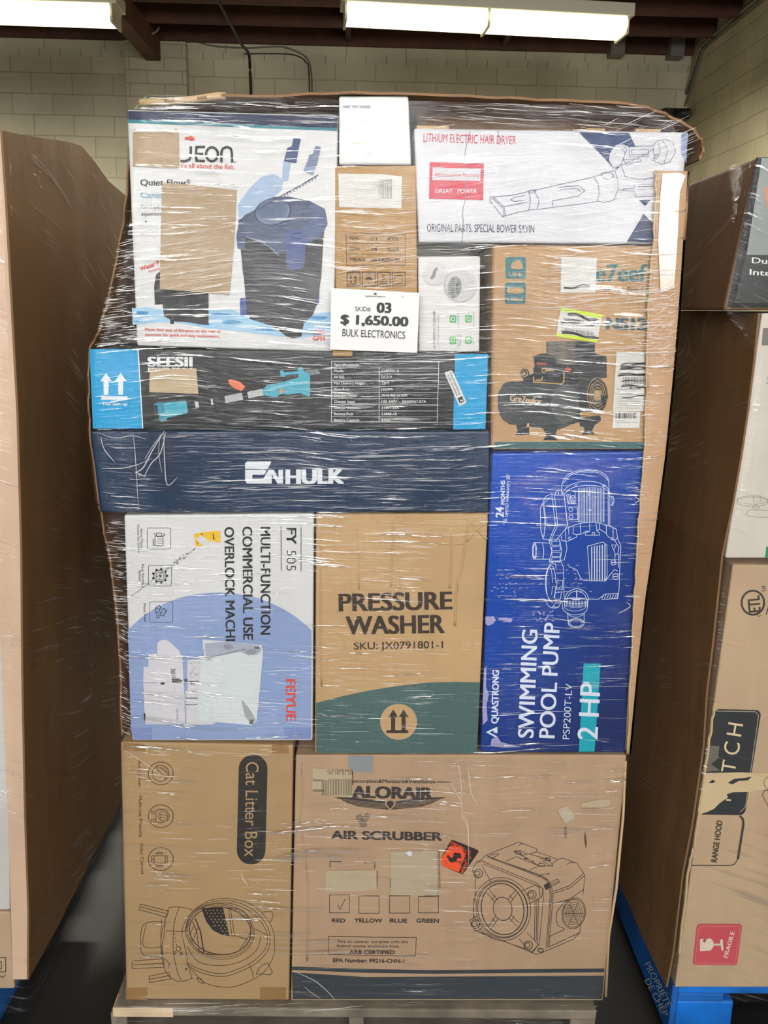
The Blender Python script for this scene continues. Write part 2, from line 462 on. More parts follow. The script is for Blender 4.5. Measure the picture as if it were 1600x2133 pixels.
# courses along the top of the back wall: smooth header, long stones, short bricks
hp = plain('painted_render', '#cbc3aa', .7, vary=.15, scale=3)
def strip_z(py): return PY(800, py, YB).z
for n_, (ya, yb_, mt, th_) in enumerate(((60, 100, hp, .012), (100, 119, blockwall('painted_long_stone', '#cfc7ad', 'X', .62, .4, dark=.6), .008), (119, 134, blockwall('painted_short_brick', '#cdc5ac', 'X', .21, .4, dark=.6), .006))):
    z1_ = H + .1 if n_ == 0 else strip_z(ya)
    wallbox('trim_%d' % (n_ + 1), mt, XL, XR, YB - th_, YB + .01, strip_z(yb_), z1_)
wood = plain('joist_timber', '#52301f', rough=.7, vary=.3, scale=5)
wood2 = plain('beam_timber', '#55301f', rough=.7, vary=.35, scale=4)
wallbox('ceiling', plain('deck_boards', '#2c1d16', rough=.8, vary=.3), XL, XR + .2, YF - .2, YB + .2, H + .27, H + .33)
ceil = bpy.data.objects['ceiling']
k = 0; y = YB - .03
while y > -5.5:
    me = mesh_bm(box_bm(XL, XR, y - .045, y, H + .0, H + .27))
    o = link('ceiling_joist', me, ceil, [wood]); o['kind'] = 'structure'
    y -= .61; k += 1
for x in (-6.2, PY(703, 60, 6).x, PY(1100, 30, 6).x + .1):
    y = YB - .03 - .03
    bm = bmesh.new()
    while y > -5.5:
        box_bm(x, x + .05, y - .56, y - .02, H + .03, H + .24, bm=bm); y -= .61
    o = link('joist_bridging', mesh_bm(bm), ceil, [wood]); o['kind'] = 'structure'
ba, bb = PY(296, 117, YB - .3), PY(327, 117, YB - .3)
t = struct(link('ceiling_beam', mesh_bm(box_bm(ba.x, bb.x, YF, YB - .135, ba.z, H + .02, bev=.006)), None, [wood2], origin=(ba.x, YB - 1, ba.z)))
# grey joist hanger plates against the wall
for px in (1290, 1415):
    a = PY(px, 108, YB - .25)
    o = link('joist_hanger', mesh_bm(box_bm(a.x - .07, a.x + .07, YB - .2, YB - .03, H - .05, H + .12)), ceil, [plain('zinc', '#77736a', .5)]); o['kind'] = 'structure'

# ------------------------------------------------------------------ strip lights
enam = plain('white_enamel', '#c9c4b2', .45)
def strip_light(label, pts, Yl, group=None, world=None, power=150, rot=0.0):
    """pts: photo position of the two lower ends of the housing"""
    A, B = (PY(*pts[0], Yl), PY(*pts[1], Yl)) if world is None else (Vector(world[0]), Vector(world[1]))
    z = (A.z + B.z) / 2 ; A.z = B.z = z
    t = thing('strip_light', label, 'ceiling light', ((A.x + B.x) / 2, Yl, z), group)
    hs = link('housing', mesh_bm(box_bm(A.x - .03, B.x + .04, Yl - .14, Yl + .14, z + .02, z + .11, bev=.006)), t, [enam])
    m = MATS.get('tube_glow') or emis('fluorescent_glow', (1.0, .93, .55), 2.2); MATS['tube_glow'] = m
    L = B.x - A.x; half = L / 2
    # wrap-round prismatic covers, one per four-foot half, with a dull joint between
    prof = [(-.12, 0), (-.15, -.03), (-.15, -.07), (-.12, -.10), (0, -.115), (.12, -.10), (.15, -.07), (.15, -.03), (.12, 0)]
    for s in (0, 1):
        x0 = A.x + s * half + .012; x1 = A.x + (s + 1) * half - .012
        bm = bmesh.new(); r0 = [bm.verts.new((x0, Yl + p, z + q + .02)) for p, q in prof]; r1 = [bm.verts.new((x1, Yl + p, z + q + .02)) for p, q in prof]
        n = len(prof)
        for i in range(n): bm.faces.new((r0[i], r0[(i + 1) % n], r1[(i + 1) % n], r1[i]))
        bm.faces.new(r0); bm.faces.new(r1[::-1])
        link('diffuser', mesh_bm(bm), t, [m])
    for xx in (A.x + .003, A.x + half, B.x - .003):
        link('end_plate', mesh_bm(box_bm(xx - .009, xx + .009, Yl - .135, Yl + .135, z - .1, z + .022, bev=.002)), t, [enam])
    # hangers up to the joists
    for xx in (A.x + L * .12, B.x - L * .12):
        link('hanger_chain', mesh_bm(tube_bm([(xx, Yl, z + .11), (xx, Yl, H + .01)], .004, 6)), t, [plain('zinc', '#77736a', .5)])
    l = bpy.data.lights.new('strip_light_glow', 'AREA'); l.shape = 'RECTANGLE'; l.size = L * .95; l.size_y = .22
    l.energy = power * L / 2.4; l.color = (1, .96, .82)
    lo = bpy.data.objects.new('strip_light_glow', l); lo.location = Vector(((A.x + B.x) / 2, Yl, z - .13)) - t.location; lo.parent = t
    COL.objects.link(lo); t.rotation_euler.z = rot
    return t
strip_light('long glowing fluorescent strip under dark joists, above the hair dryer carton', [(718, 24), (1304, 48)], 5.6, rot=math.radians(4.5))
strip_light('fluorescent strip light cut off by the picture edge, above the timber beam', [(-330, 12), (240, 20)], 5.6, rot=math.radians(1))

for yy in (-2.6, 1.2):  # unseen lamps, added to light the stack sides from above
    for xx in (-3.3, .0):
        strip_light('added fluorescent strip light ' + ('above the photographer' if yy < 0 else 'above the stacks') + (', towards the open side of the hall' if xx < -1 else ', nearer the side block wall'), None, yy, 'added strip lights overhead, out of view', [(xx, yy, H - .22), (xx + 2.44, yy, H - .22)], 20)
# ------------------------------------------------------------------ cables, conduit
def cable(name, label, pts, r, m, cat='cable', n=6):
    q = smooth_pts(pts, n)
    o = link(name, mesh_bm(tube_bm(q, r, 8)), None, [m], smooth=True, origin=pts[-1]); return tag(o, label, cat)
blk = plain('black_rubber', '#1a1815', .5); gal = plain('galvanised_conduit', '#8d8a7c', .4, .5)
pts = [PY(447, -12, 6.6), PY(478, 45, 7.0), PY(503, 92, 7.8), PY(518, 112, YB - .06), PY(521, 150, YB - .05), PY(523, 215, YB - .045), PY(523, 400, YB - .045)]
cable('hanging_cable', 'thick black cable sagging from the joists and down the block wall', pts, .014, blk)
pts = [PY(x, y, YB - .012) for x, y in ((398, 78), (420, 90), (455, 97), (520, 100), (580, 97), (615, 106), (640, 122), (648, 150), (650, 190), (650, 330))]
cable('wall_cable', 'thin grey cable looping along the block wall above the canister filter carton', pts, .008, plain('grey_cable', '#6f6a5c', .5))
pts = [PY(x, y, YB - .012) for x, y in ((510, 112), (560, 112), (610, 114), (636, 128), (644, 160), (646, 330))]
cable('wall_cable', 'second thin cable running just below its grey twin on the wall', pts, .006, blk)
pts = [PY(262, 22, YB - .7), PY(270, 36, YB - .65), PY(290, 58, YB - .6), PY(312, 70, YB - .5), PY(326, 65, YB - .42), PY(331, 56, YB - .4)]
cable('looped_cable', 'pale cable hanging in a loop beside the dark timber beam', pts, .011, plain('pale_cable', '#8f8670', .5))
XW = XR - .02
def wallpt(px, py, g=0.0): return PX(px, py, XW - g)
pts = [wallpt(1585, -8), wallpt(1540, 28), wallpt(1466, 92), wallpt(1458, 104), wallpt(1440, 160), wallpt(1420, 219), wallpt(1412, 229), wallpt(1396, 236) if False else wallpt(1411, 236)]
cable('conduit_pipe', 'grey electrical conduit climbing the side block wall to the ceiling corner', pts, .017, gal, 'pipe', 4)
pts = [wallpt(1592, -2), wallpt(1549, 32), wallpt(1472, 96), wallpt(1463, 108), wallpt(1445, 164), wallpt(1426, 222), wallpt(1416, 236)]
cable('conduit_pipe', 'thinner pipe following just behind the conduit on the side block wall', pts, .011, plain('grey_cable', '#6f6a5c', .5), 'pipe', 4)
c = PY(1418, 238, YB - .16)
t = thing('security_camera', 'small black camera on a bracket in the far wall corner', 'camera', c)
link('camera_housing', mesh_bm(tube_bm([c + Vector((-.06, .05, .02)), c + Vector((.06, -.08, -.01))], .05, 16)), t, [blk], smooth=True)
link('mounting_bracket', mesh_bm(box_bm(c.x - .18, c.x - .05, c.y + .0, YB, c.z - .02, c.z + .06, bev=.006)), t, [blk])
link('camera_lens', mesh_bm(tube_bm([c + Vector((.055, -.075, -.008)), c + Vector((.068, -.09, -.012))], .036, 16)), t, [plain('lens', '#5d5a52', .15)])

# ================================================================== pallets
grey_wood = plain('weathered_pallet_wood', '#7b7265', rough=.75, vary=.35, scale=14)
pale_wood = plain('fresh_pallet_wood', '#cdb696', rough=.7, vary=.15, scale=14)
blue_wood = plain('blue_painted_wood', '#0b6fd0', rough=.5, vary=.3, scale=9)
blue_dark = plain('blue_painted_wood_worn', '#0a5cae', rough=.55, vary=.35, scale=9)
def sheet_from_profile(pts, y0, y1, th, z_bot=None):
    """curved upright sheet: pts (x,z) run down, extruded from y0 to y1"""
    bm = bmesh.new(); rings = []
    ys = [y0 + (y1 - y0) * i / 6 for i in range(7)]
    for yy in ys:
        rings.append([bm.verts.new((x, yy, z)) for x, z in pts])
    for i in range(len(ys) - 1):
        for k in range(len(pts) - 1): bm.faces.new((rings[i][k], rings[i][k + 1], rings[i + 1][k + 1], rings[i + 1][k]))
    bmesh.ops.recalc_face_normals(bm, faces=bm.faces[:])
    bmesh.ops.solidify(bm, geom=bm.faces[:], thickness=th)
    return bm
def interp(prof, y):
    for (y0, x0), (y1, x1) in zip(prof, prof[1:]):
        if y <= y1: return x0 + (x1 - x0) * max(0, (y - y0)) / (y1 - y0)
    return prof[-1][1]
# main pallet ------------------------------------------------------
DZ = PY(750, 2087, 0).z                               # top of the deck
xa, xb = PY(238, 2090, -.015).x, PY(1243, 2090, -.015).x
t = thing('wooden_pallet', 'weathered grey wooden pallet carrying the middle shrink-wrapped stack', 'pallet', ((xa + xb) / 2, .6, 0))
PAL = t
th = .022
for i, (y0, wd) in enumerate(((-.02, .13), (.15, .09), (.31, .09), (.47, .09), (.63, .09), (.79, .09), (.95, .09), (1.08, .12))):
    if i == 0:
        cut = PY(360, 2090, -.02).x
        link('deck_board', mesh_bm(box_bm(xa, xb, y0, y0 + wd, DZ - th, DZ, bev=.003)), t, [grey_wood])
        link('board_patch', mesh_bm(box_bm(xa - .002, cut, y0 - .0015, y0 + wd * .3, DZ - th - .001, DZ - .0015, bev=.001)), t, [pale_wood], ).__setitem__('label', 'freshly split pale wood at the board end')
    else:
        link('deck_board', mesh_bm(box_bm(xa, xb, y0, y0 + wd, DZ - th, DZ, bev=.003)), t, [grey_wood])
for px0, px1 in ((234, 268), (727, 758), (1186, 1238)):
    x0, x1 = PY(px0, 2115, 0).x, PY(px1, 2115, 0).x
    bm = box_bm(x0, x1, -.012, 1.19, .022, DZ - th, bev=.003)
    link('stringer', mesh_bm(bm), t, [grey_wood])
for y0 in (-.02, .4, .8, 1.1):
    link('bottom_board', mesh_bm(box_bm(xa, xb, y0, y0 + .1, 0, .02, bev=.002)), t, [grey_wood])
# blue block pallets -----------------------------------------------
def blue_pallet(label, x0, x1, y0, ztop):
    y1 = y0 + 1.2
    t = thing('block_pallet', label, 'pallet', ((x0 + x1) / 2, (y0 + y1) / 2, 0))
    for i in range(7):
        yy = y0 + (y1 - y0 - .1) * i / 6
        link('deck_board', mesh_bm(box_bm(x0, x1, yy, yy + .1, ztop - .02, ztop, bev=.003)), t, [blue_wood])
    for xx in (x0, (x0 + x1) / 2 - .05, x1 - .1):
        link('stringer_board', mesh_bm(box_bm(xx, xx + .1, y0, y1, ztop - .04, ztop - .0205, bev=.002)), t, [blue_dark])
        for yy in (y0, (y0 + y1) / 2 - .07, y1 - .14):
            link('block', mesh_bm(box_bm(xx + .001, xx + (.125 if xx < x1 - .2 else .099), yy + .002, yy + .14, .02, ztop - .041, bev=.004)), t, [blue_wood])
    for xx in (x0, (x0 + x1) / 2 - .05, x1 - .1):
        link('bottom_board', mesh_bm(box_bm(xx, xx + .1, y0, y1, 0, .0195, bev=.002)), t, [blue_dark])
    return t

# ================================================================== neighbouring stacks
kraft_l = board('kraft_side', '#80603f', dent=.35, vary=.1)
kraft = board('kraft', '#b08b60', dent=.5, vary=.1)
kraft_pale = board('kraft_pale', '#b9a083', dent=.35)
kraft_pink = board('kraft_pinkish', '#d2b49c', dent=.4)
def side_panel(name, label, edge, Y0, Y1, toward, top=None, mat=None, creases=()):
    """big upright sheet in a stack's side: edge = photo points of its front edge (top first),
    toward = +1/-1: which way its thickness goes; top = photo points of the upper edge going back"""
    E = [PY(x, y, Y0) for x, y in edge]
    mat = mat or kraft_l
    bm = bmesh.new(); nY = 14
    X0 = E[0].x
    tops = None
    if top:
        T = [PX(x, y, X0) for x, y in top]; tops = [(p.y, p.z) for p in T]
    cols = []
    for i in range(nY + 1):
        u = i / nY; yy = Y0 + (Y1 - Y0) * u
        zt = E[0].z
        if tops:
            zt = interp([(a, b) for a, b in tops], yy)
        wob = -toward * abs(.005 * math.sin(u * 17) + .003 * math.sin(u * 41 + 1))
        cols.append([bm.verts.new((p.x + wob * (1 if i else 0), yy, zt - (E[0].z - p.z) * (zt - E[-1].z) / (E[0].z - E[-1].z))) for p in E])
    for i in range(nY):
        for k in range(len(E) - 1): bm.faces.new((cols[i][k], cols[i][k + 1], cols[i + 1][k + 1], cols[i + 1][k]))
    bmesh.ops.recalc_face_normals(bm, faces=bm.faces[:])
    n = sum((f.normal for f in bm.faces), Vector()).x
    bmesh.ops.solidify(bm, geom=bm.faces[:], thickness=.004 * (-1 if n * toward < 0 else 1))
    o = link(name, mesh_bm(bm), None, [mat], origin=(E[-1].x, (Y0 + Y1) / 2, E[-1].z))
    tag(o, label, 'cardboard sheet')
    return o, E
# ---- left stack
pz = PY(50, 2062, 0.02).z
LX = PY(52, 2045, .0).x
blue_pallet('blue block pallet under the stack with the tall brown side sheet', LX - 1.08, LX - .085, 0.02, pz)
edgeL = [(0, 272), (10, 420), (22, 640), (34, 860), (42, 1150), (44, 1400), (50, 1700), (57, 1900), (56, 2040)]
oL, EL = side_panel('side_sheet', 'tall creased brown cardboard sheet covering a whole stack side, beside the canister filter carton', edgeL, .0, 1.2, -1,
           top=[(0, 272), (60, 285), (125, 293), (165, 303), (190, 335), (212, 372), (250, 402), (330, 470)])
# vertical folds of the big sheet
for py_, depth_ in ((.17, .004), (.30, .003)):
    pts = [Vector((interp([(-e.z, e.x) for e in EL], -z) + .002, py_ + .03 * (EL[0].z - z) * 0, z)) for z in [EL[-1].z + (EL[0].z - .02 - EL[-1].z) * i / 12 for i in range(13)]]
    bm = tube_bm(pts, depth_, 6)
    f = link('fold_crease', mesh_bm(bm), oL, [kraft_l], smooth=True)
def front_flange(parent, outer, inner, Y, mat, name='front_flap', th=.005):
    A = [PY(x, y, Y) for x, y in outer]; B = [PY(x, y, Y) for x, y in inner]
    bm = bmesh.new(); a = [bm.verts.new(p) for p in A]; b = [bm.verts.new(p) for p in B]
    for i in range(len(A) - 1): bm.faces.new((a[i], a[i + 1], b[i + 1], b[i]))
    bmesh.ops.recalc_face_normals(bm, faces=bm.faces[:])
    n = sum((f.normal for f in bm.faces), Vector()).y
    bmesh.ops.solidify(bm, geom=bm.faces[:], thickness=th * (1 if n < 0 else -1))
    return link(name, mesh_bm(bm), parent, [mat])
ys = [272, 420, 640, 860, 1150, 1400, 1700, 1900, 2040]
inn = [(-70, 268), (-60, 420), (-45, 640), (-30, 860), (-8, 1150), (4, 1400), (17, 1700), (23, 1900), (27, 2040)]
front_flange(oL, edgeL, inn, -.001, kraft_pink)
grey_box = board('pale_grey_board', '#c9c6c2', dent=.3)
wz = 1.0
carton('white_carton', 'pale grey carton half out of view behind the pinkish corner flap', [(-330, 900), (24, 900), (21, 1896), (-330, 1896)], grey_box, .5, .006)
carton('white_carton', 'big pale carton at the upper edge of the stack beside the tall brown sheet', [(-330, 280), (-6, 280), (12, 896), (-330, 896)], kraft_pink, .5, .006)
c1 = carton('brown_carton', 'crumpled brown carton with a small printed square, under the pale grey carton', [(-330, 1900), (22, 1900), (30, 2060), (-330, 2060)], kraft_pale, .5, .004)
p = Print(.004); p.line([(-20, 1994), (12, 1994), (12, 2024), (-20, 2024)], 1.6, '#4b3a2c'); p.rect(-10, 2003, 3, 2018, '#4b3a2c', 1.4)
p.line([(-8, 2034), (0, 2032), (6, 2036), (12, 2030)], 1.6, '#4b3a2c'); p.build('printed_mark', c1)
# rest of that load, so that the side sheet has something to lean on
# ---- right stack
RX = PY(1389, 2056, 0).x
pzr = PY(1400, 2060, 0).z
bp = blue_pallet('blue block pallet under the stack of range hood cartons', PY(1412, 2075, .01).x, PY(1412, 2075, .01).x + 1.0, .01, pzr)
XB = PY(1412, 2075, .01).x
def onside(px, py, off):
    q = PX(px, py, XB - .014); q.x -= off; return q
# side stringer face of that pallet carries the stencilled lettering
link('side_board', mesh_bm(box_bm(XB - .014, XB - .0006, .008, 1.2, .02, pzr - .0005, bev=.002)), bp, [blue_dark])
pr = Print(fn=onside, lift=.0025)
pr.text('PROPRI\u00c9T\u00c9', (1344, 2008), (1391, 2100), 13, '#9fb6cc', .02)
pr.text('DE CHEP', (1345, 2042), (1385, 2118), 12, '#9fb6cc', .02)
pr.build('stencilled_lettering', bp, 'pale stencilled lettering')
edgeR = [(1584, 652), (1574, 750), (1562, 849), (1547, 950), (1530, 1048), (1507, 1158), (1501, 1216), (1489, 1330), (1475, 1444), (1468, 1556), (1444, 1722), (1425, 1818), (1405, 1985), (1391, 2056)]
oR, ER = side_panel('side_sheet', 'brown cardboard sheet down the side of the range hood stack, below the black carton', edgeR, .0, 1.15, 1)
blackbox = carton('display_carton', 'black printed carton topmost on the range hood stack, its plain brown side showing',
                  [(1575, 329), (1960, 320), (1880, 645), (1506, 647)], board('brown_side', '#6b4e36', dent=.2), 1.1, .0, bev=.006)
pb_ = Print(.0)
pb_.at(Z4); pb_.poly([(905, 100), (2100, 75), (2000, 1215), (690, 1210)], '#15171a'); pb_.up()
pb_.poly([(948, 105), (2080, 90), (2000, 830), (835, 820)], '#8f9696')  # silver tone paints the film's reflection onto the black front
pb_.poly([(835, 820), (2000, 830), (1980, 1190), (745, 1175)], '#3a3f42'); pb_.up()
pb_.poly([(965, 330), (1010, 300), (1100, 330), (1100, 520), (985, 470)], '#c98d70')
pb_.up()
pb_.text('Dual', (872, 882), (1050, 890), 42, '#e6e6e6', .01); pb_.text('Inter', (855, 968), (1060, 980), 42, '#e6e6e6', .01)
pb_.build('printed_front', blackbox, 'black printed front, film reflection painted silver, with white lettering')
mid = carton('white_carton', 'white carton with faint line drawings, between the black carton and the range hood carton',
             [(1588, 652), (1960, 652), (1890, 1163), (1511, 1163)], board('white_board', '#cfc9c0', dent=.3), 1.0, .004)
pm_ = Print(.004); pm_.at(Z4).poly([(958, 1362), (1100, 1358), (1090, 1492), (948, 1490)], '#77736f')
pm_.text('S', (985, 1742), (998, 1743), 20, '#8a8580'); pm_.text('Wa', (978, 1778), (1010, 1779), 18, '#8a8580')
pm_.at(Z5); pm_.ell(812, 640, 105, 32, '#8a8580', 2.5, 0); pm_.ell(812, 628, 105, 28, '#8a8580', 2.5); pm_.rr(820, 600, 870, 640, 6, '#8a8580', 2.5)
pm_.line([(810, 680), (835, 655), (860, 682), (840, 690), (810, 680)], 2.5, '#8a8580'); pm_.line([(1000, 700), (790, 695), (765, 725), (800, 742), (1000, 752)], 2.5, '#8a8580')
pm_.poly([(908, 945), (1200, 945), (1200, 1030), (898, 1022)], '#2f8a5e')
pm_.build('printed_front', mid)
rh = carton('range_hood_carton', 'brown range hood carton with dark torn label and red fragile sticker',
            [(1527, 1176), (1890, 1180), (1760, 2057), (1406, 2057)], kraft_pale, 1.0, .004)
rp = Print(.004); D = '#3d3833'
rp.at(Z5); rp.ell(815, 1330, 77, 82, D, 13); rp.text('ETL', (868, 1392), (858, 1278), 80, D, .035)
rp.text('US', (898, 1252), (902, 1215), 24, D, .01); rp.text('C', (866, 1425), (866, 1410), 22, D, .01)
rp.line([(905, 1410), (925, 1345)], 6, D)
rp.at(Z6)
rp.rr(450, 84, 830, 772, 40, '#2f3337', quad=[(526, 82), (830, 90), (722, 772), (420, 768)])
rp.line([(530, 95), (790, 100), (812, 122), (725, 720), (690, 752)], 3, '#c9b79b')
rp.up(); C = '#d8c6a2'
rp.text('H', (697, 262), (710, 182), 96, C); rp.text('C', (680, 385), (692, 305), 100, C); rp.text('T', (655, 500), (668, 425), 90, C)
rp.up(); TT = '#c9b48f'
rp.poly([(455, 498), (560, 495), (700, 492), (765, 495), (900, 500), (900, 592), (830, 608), (745, 620), (640, 622), (602, 636), (612, 655), (560, 690), (520, 730), (470, 752), (422, 766), (416, 740), (440, 600)], TT)
rp.poly([(470, 320), (555, 320), (548, 400), (500, 440), (560, 480), (455, 490)], '#6b675c')
rp.up(); rp.poly([(485, 560), (510, 540), (530, 548), (515, 562)], '#2f3337'); rp.poly([(610, 560), (650, 535), (720, 528), (765, 520), (740, 545), (680, 548), (640, 570)], '#2f3337')
rp.poly([(600, 665), (630, 668), (632, 677), (598, 676)], C)
rp.line([(1000, 600), (850, 610), (835, 640), (900, 760)], 3, D); rp.ell(905, 560, 60, 50, D, 3)
rp.line([(420, 772), (372, 1097), (630, 1097), (655, 1088), (676, 1056)], 4, D)
rp.line([(676, 1056), (690, 970), (712, 830), (708, 795), (690, 775)], 13, D)
rp.text('RANGE HOOD', (538, 1078), (576, 808), 36, D, .02)
rp.build('printed_front', rh, 'dark torn label, panel outline and mark printed on the front')
fs = Print(.004); fs.up(2); fs.at(Z6); R_ = '#c5525c'
fs.rr(390, 1480, 700, 1745, 22, R_, quad=[(412, 1478), (706, 1480), (672, 1748), (382, 1744)]); fs.up()
fs.rr(400, 1492, 685, 1735, 20, '#d9868b', 2.5, quad=[(424, 1492), (692, 1494), (660, 1735), (396, 1732)])
W_ = '#dccabb'
fs.poly([(430, 1578), (455, 1575), (448, 1592), (465, 1600), (455, 1610), (475, 1574), (500, 1572), (518, 1595), (518, 1625), (500, 1650), (430, 1655)], W_)
fs.poly([(515, 1606), (560, 1606), (562, 1580), (578, 1578), (582, 1652), (570, 1652), (565, 1618), (515, 1618)], W_)
fs.text('FRAGILE', (608, 1700), (655, 1530), 26, W_, .03)
fs.build('fragile_sticker', rh, 'red fragile sticker with broken glass symbol')
# raw bent edges of corrugated board on the hood carton
fe = [(1484, 1462), (1470, 1556), (1447, 1722), (1428, 1818), (1410, 1985)]
r = random.Random(9); bm = tube_bm([PY(a.x + 6 + r.uniform(-1.5, 1.5), a.y, .003) for a in smooth_pts([(x, y, 0) for x, y in fe], 8)], .0028, 6)
link('torn_edge', mesh_bm(bm), rh, [board('raw_board_edge', '#c9ae86')])
# ================================================================== the middle stack
kraft_box = board('kraft_box', '#bd9c72', dent=.8, vary=.1)
kraft_cat = board('kraft_cat', '#ad9069', dent=.3, vary=.06)
kraft_alor = board('kraft_alor', '#b3967a', dent=.8, vary=.1)
white_b = board('white_print', '#d5d6d8', rough=.4, dent=.3, vary=.04)
K = '#bd9c72'
# ---- cat litter box ---------------------------------------------
b = carton('cat_litter_carton', 'brown carton printed with a round cat litter machine, standing on the wooden pallet',
           [(251, 1546), (611, 1552), (602, 2084), (263, 2082)], kraft_cat, .6)
KC = '#ad9069'; DK = '#33302d'; LN = '#4a3a2c'
p = Print().at(ZK)
p.rr(975, 148, 1190, 956, 104, DK, quad=[(984, 146), (1196, 150), (1176, 958), (965, 954)]); p.up()
p.text('Cat Litter Box', (1036, 200), (1024, 898), 92, KC)
p.text('Auto Clean', (240, 187), (242, 382), 23, LN); p.text('Multi-cat Friendly', (245, 450), (249, 758), 23, LN); p.text('Odor Control', (254, 800), (262, 1025), 23, LN)
p.build('printed_lettering', b)
p = Print().at(ZK)
for cy in (286, 601, 917): p.ell(407, cy, 92, 84, LN, 5)
p.ell(405, 286, 60, 58, LN, 4, a0=20, a1=250); p.line([(375, 230), (420, 225), (460, 250), (470, 300), (430, 300), (390, 270), (375, 230)], 4, LN)
for i in range(5): p.line([(385 + i * 12, 236 + i * 9), (455 + i * 3, 240 + i * 13)], 3, LN)
p.poly([(432, 315), (452, 318), (438, 330)], LN)
p.line([(372, 560), (400, 550), (450, 556), (472, 600), (450, 645), (400, 650), (372, 640), (372, 560)], 4, LN); p.ell(425, 601, 33, 36, LN, 4)
p.line([(405, 585), (415, 592), (440, 588), (448, 601), (440, 614), (415, 610), (405, 618), (405, 585)], 3, LN)
p.line([(372, 568), (338, 562), (338, 576), (366, 586)], 4, LN); p.line([(372, 622), (340, 622), (340, 636), (368, 636)], 4, LN)
p.rr(340, 892, 455, 946, 8, LN, 4); p.line([(358, 892), (358, 946)], 4, LN); p.line([(440, 892), (440, 946)], 4, LN); p.ell(349, 918, 4, 5, LN)
p.ell(397, 885, 22, 8, LN, 4, a0=190, a1=350); p.ell(397, 880, 30, 12, LN, 4, a0=190, a1=350); p.ell(397, 955, 22, 8, LN, 4, a0=10, a1=170); p.ell(397, 960, 30, 12, LN, 4, a0=10, a1=170)
p.build('printed_icons', b)
p = Print().at(ZK); W = 4
for q in ([(640, 1300), (760, 1225), (900, 1207), (1050, 1240), (1150, 1310), (1225, 1420), (1247, 1530), (1230, 1650), (1150, 1765), (1000, 1842), (880, 1862), (740, 1832), (650, 1750), (600, 1690)],
          [(590, 1450), (620, 1340), (720, 1255), (900, 1222), (1070, 1280), (1180, 1390), (1212, 1500), (1190, 1600), (1100, 1690), (950, 1762), (840, 1782), (700, 1752), (600, 1695)],
          [(600, 1430), (640, 1330), (740, 1262), (900, 1240), (1060, 1300), (1160, 1400), (1195, 1500), (1170, 1590), (1080, 1675), (940, 1742), (830, 1760), (700, 1730), (598, 1680)],
          [(560, 1490), (575, 1400), (640, 1300)], [(570, 1500), (600, 1640), (605, 1690), (640, 1800)],
          [(600, 1560), (680, 1670), (840, 1702), (1000, 1670), (1110, 1590), (1145, 1490)],
          [(465, 1275), (540, 1268), (640, 1290)], [(465, 1275), (430, 1400), (410, 1500), (415, 1640), (450, 1760), (520, 1812), (580, 1815), (640, 1795)],
          [(545, 1268), (515, 1350), (500, 1450), (500, 1600), (530, 1750), (560, 1812)],
          [(425, 1378), (280, 1400), (258, 1560), (272, 1612), (300, 1630), (420, 1640)], [(300, 1395), (280, 1560), (425, 1562)],
          [(440, 1370), (435, 1450), (418, 1560), (425, 1640)], [(415, 1360), (408, 1480), (415, 1620)],
          [(865, 1272), (1000, 1290), (1060, 1360), (1070, 1440), (1045, 1500), (980, 1590), (900, 1618), (720, 1610), (640, 1540), (625, 1500)],
          [(915, 1482), (970, 1485), (1045, 1510)], [(1100, 1430), (1150, 1455), (1195, 1480)], [(445, 1445), (570, 1450), (610, 1440)],
          [(435, 1650), (470, 1690), (460, 1725)], [(1055, 1690), (1080, 1740), (1090, 1795)]):
    p.curve(q, W, LN)
for q in ([(920, 1280), (950, 1475)], [(905, 1280), (932, 1480)], [(255, 1248), (250, 1290), (450, 1345), (466, 1300), (255, 1248)], [(262, 1270), (460, 1322)],
          [(195, 1668), (197, 1722), (430, 1715), (428, 1650), (195, 1668)], [(197, 1695), (430, 1685)], [(320, 1780), (325, 1827), (480, 1800), (467, 1750), (320, 1780)], [(322, 1803), (475, 1775)],
          [(1155, 1305), (1225, 1303), (1237, 1330), (1215, 1385)], [(1110, 1762), (1138, 1710), (1195, 1680), (1230, 1750), (1215, 1770), (1110, 1762)],
          [(670, 1792), (705, 1800), (725, 1835), (690, 1822), (670, 1792)]):
    p.line(q, W, LN)
p.ell(845, 1445, 228, 175, LN, 7, rot=8); p.ell(843, 1447, 245, 192, LN, 3, rot=8); p.ell(843, 1449, 255, 205, LN, 3, rot=8)
p.line([(660, 1350), (700, 1450), (725, 1605)], 9, LN); p.line([(640, 1370), (672, 1450), (690, 1590)], 5, LN); p.line([(680, 1420), (640, 1530)], 4, LN); p.line([(655, 1400), (620, 1480)], 4, LN)
p.poly([(708, 1278), (865, 1272), (888, 1370), (912, 1482), (860, 1475), (790, 1440), (740, 1372)], '#2c2826'); p.ell(537, 1577, 17, 17, LN, 4); p.ell(510, 1606, 9, 9, LN, 4); p.ell(558, 1611, 9, 9, LN, 4)
for i in range(4): p.ell(508 + i * 5, 1470 + i * 26, 4, 4, LN)
p.up()
for i in range(9):
    for j in range(6):
        x = 735 + j * 28 + (i % 2) * 12; y = 1288 + i * 22
        if x < 862 + (y - 1272) * .2 and y < 1290 + (x - 700) * 1.05: p.rect(x, y, x + 9, y + 8, KC)
p.poly([(588, 1715), (604, 1722), (590, 1738)], LN)
p.build('product_drawing', b)
tape = board('brown_tape', '#97754a', rough=.25, dent=.2, spec=.7)
p = Print().at(ZK); p.lift = .0004
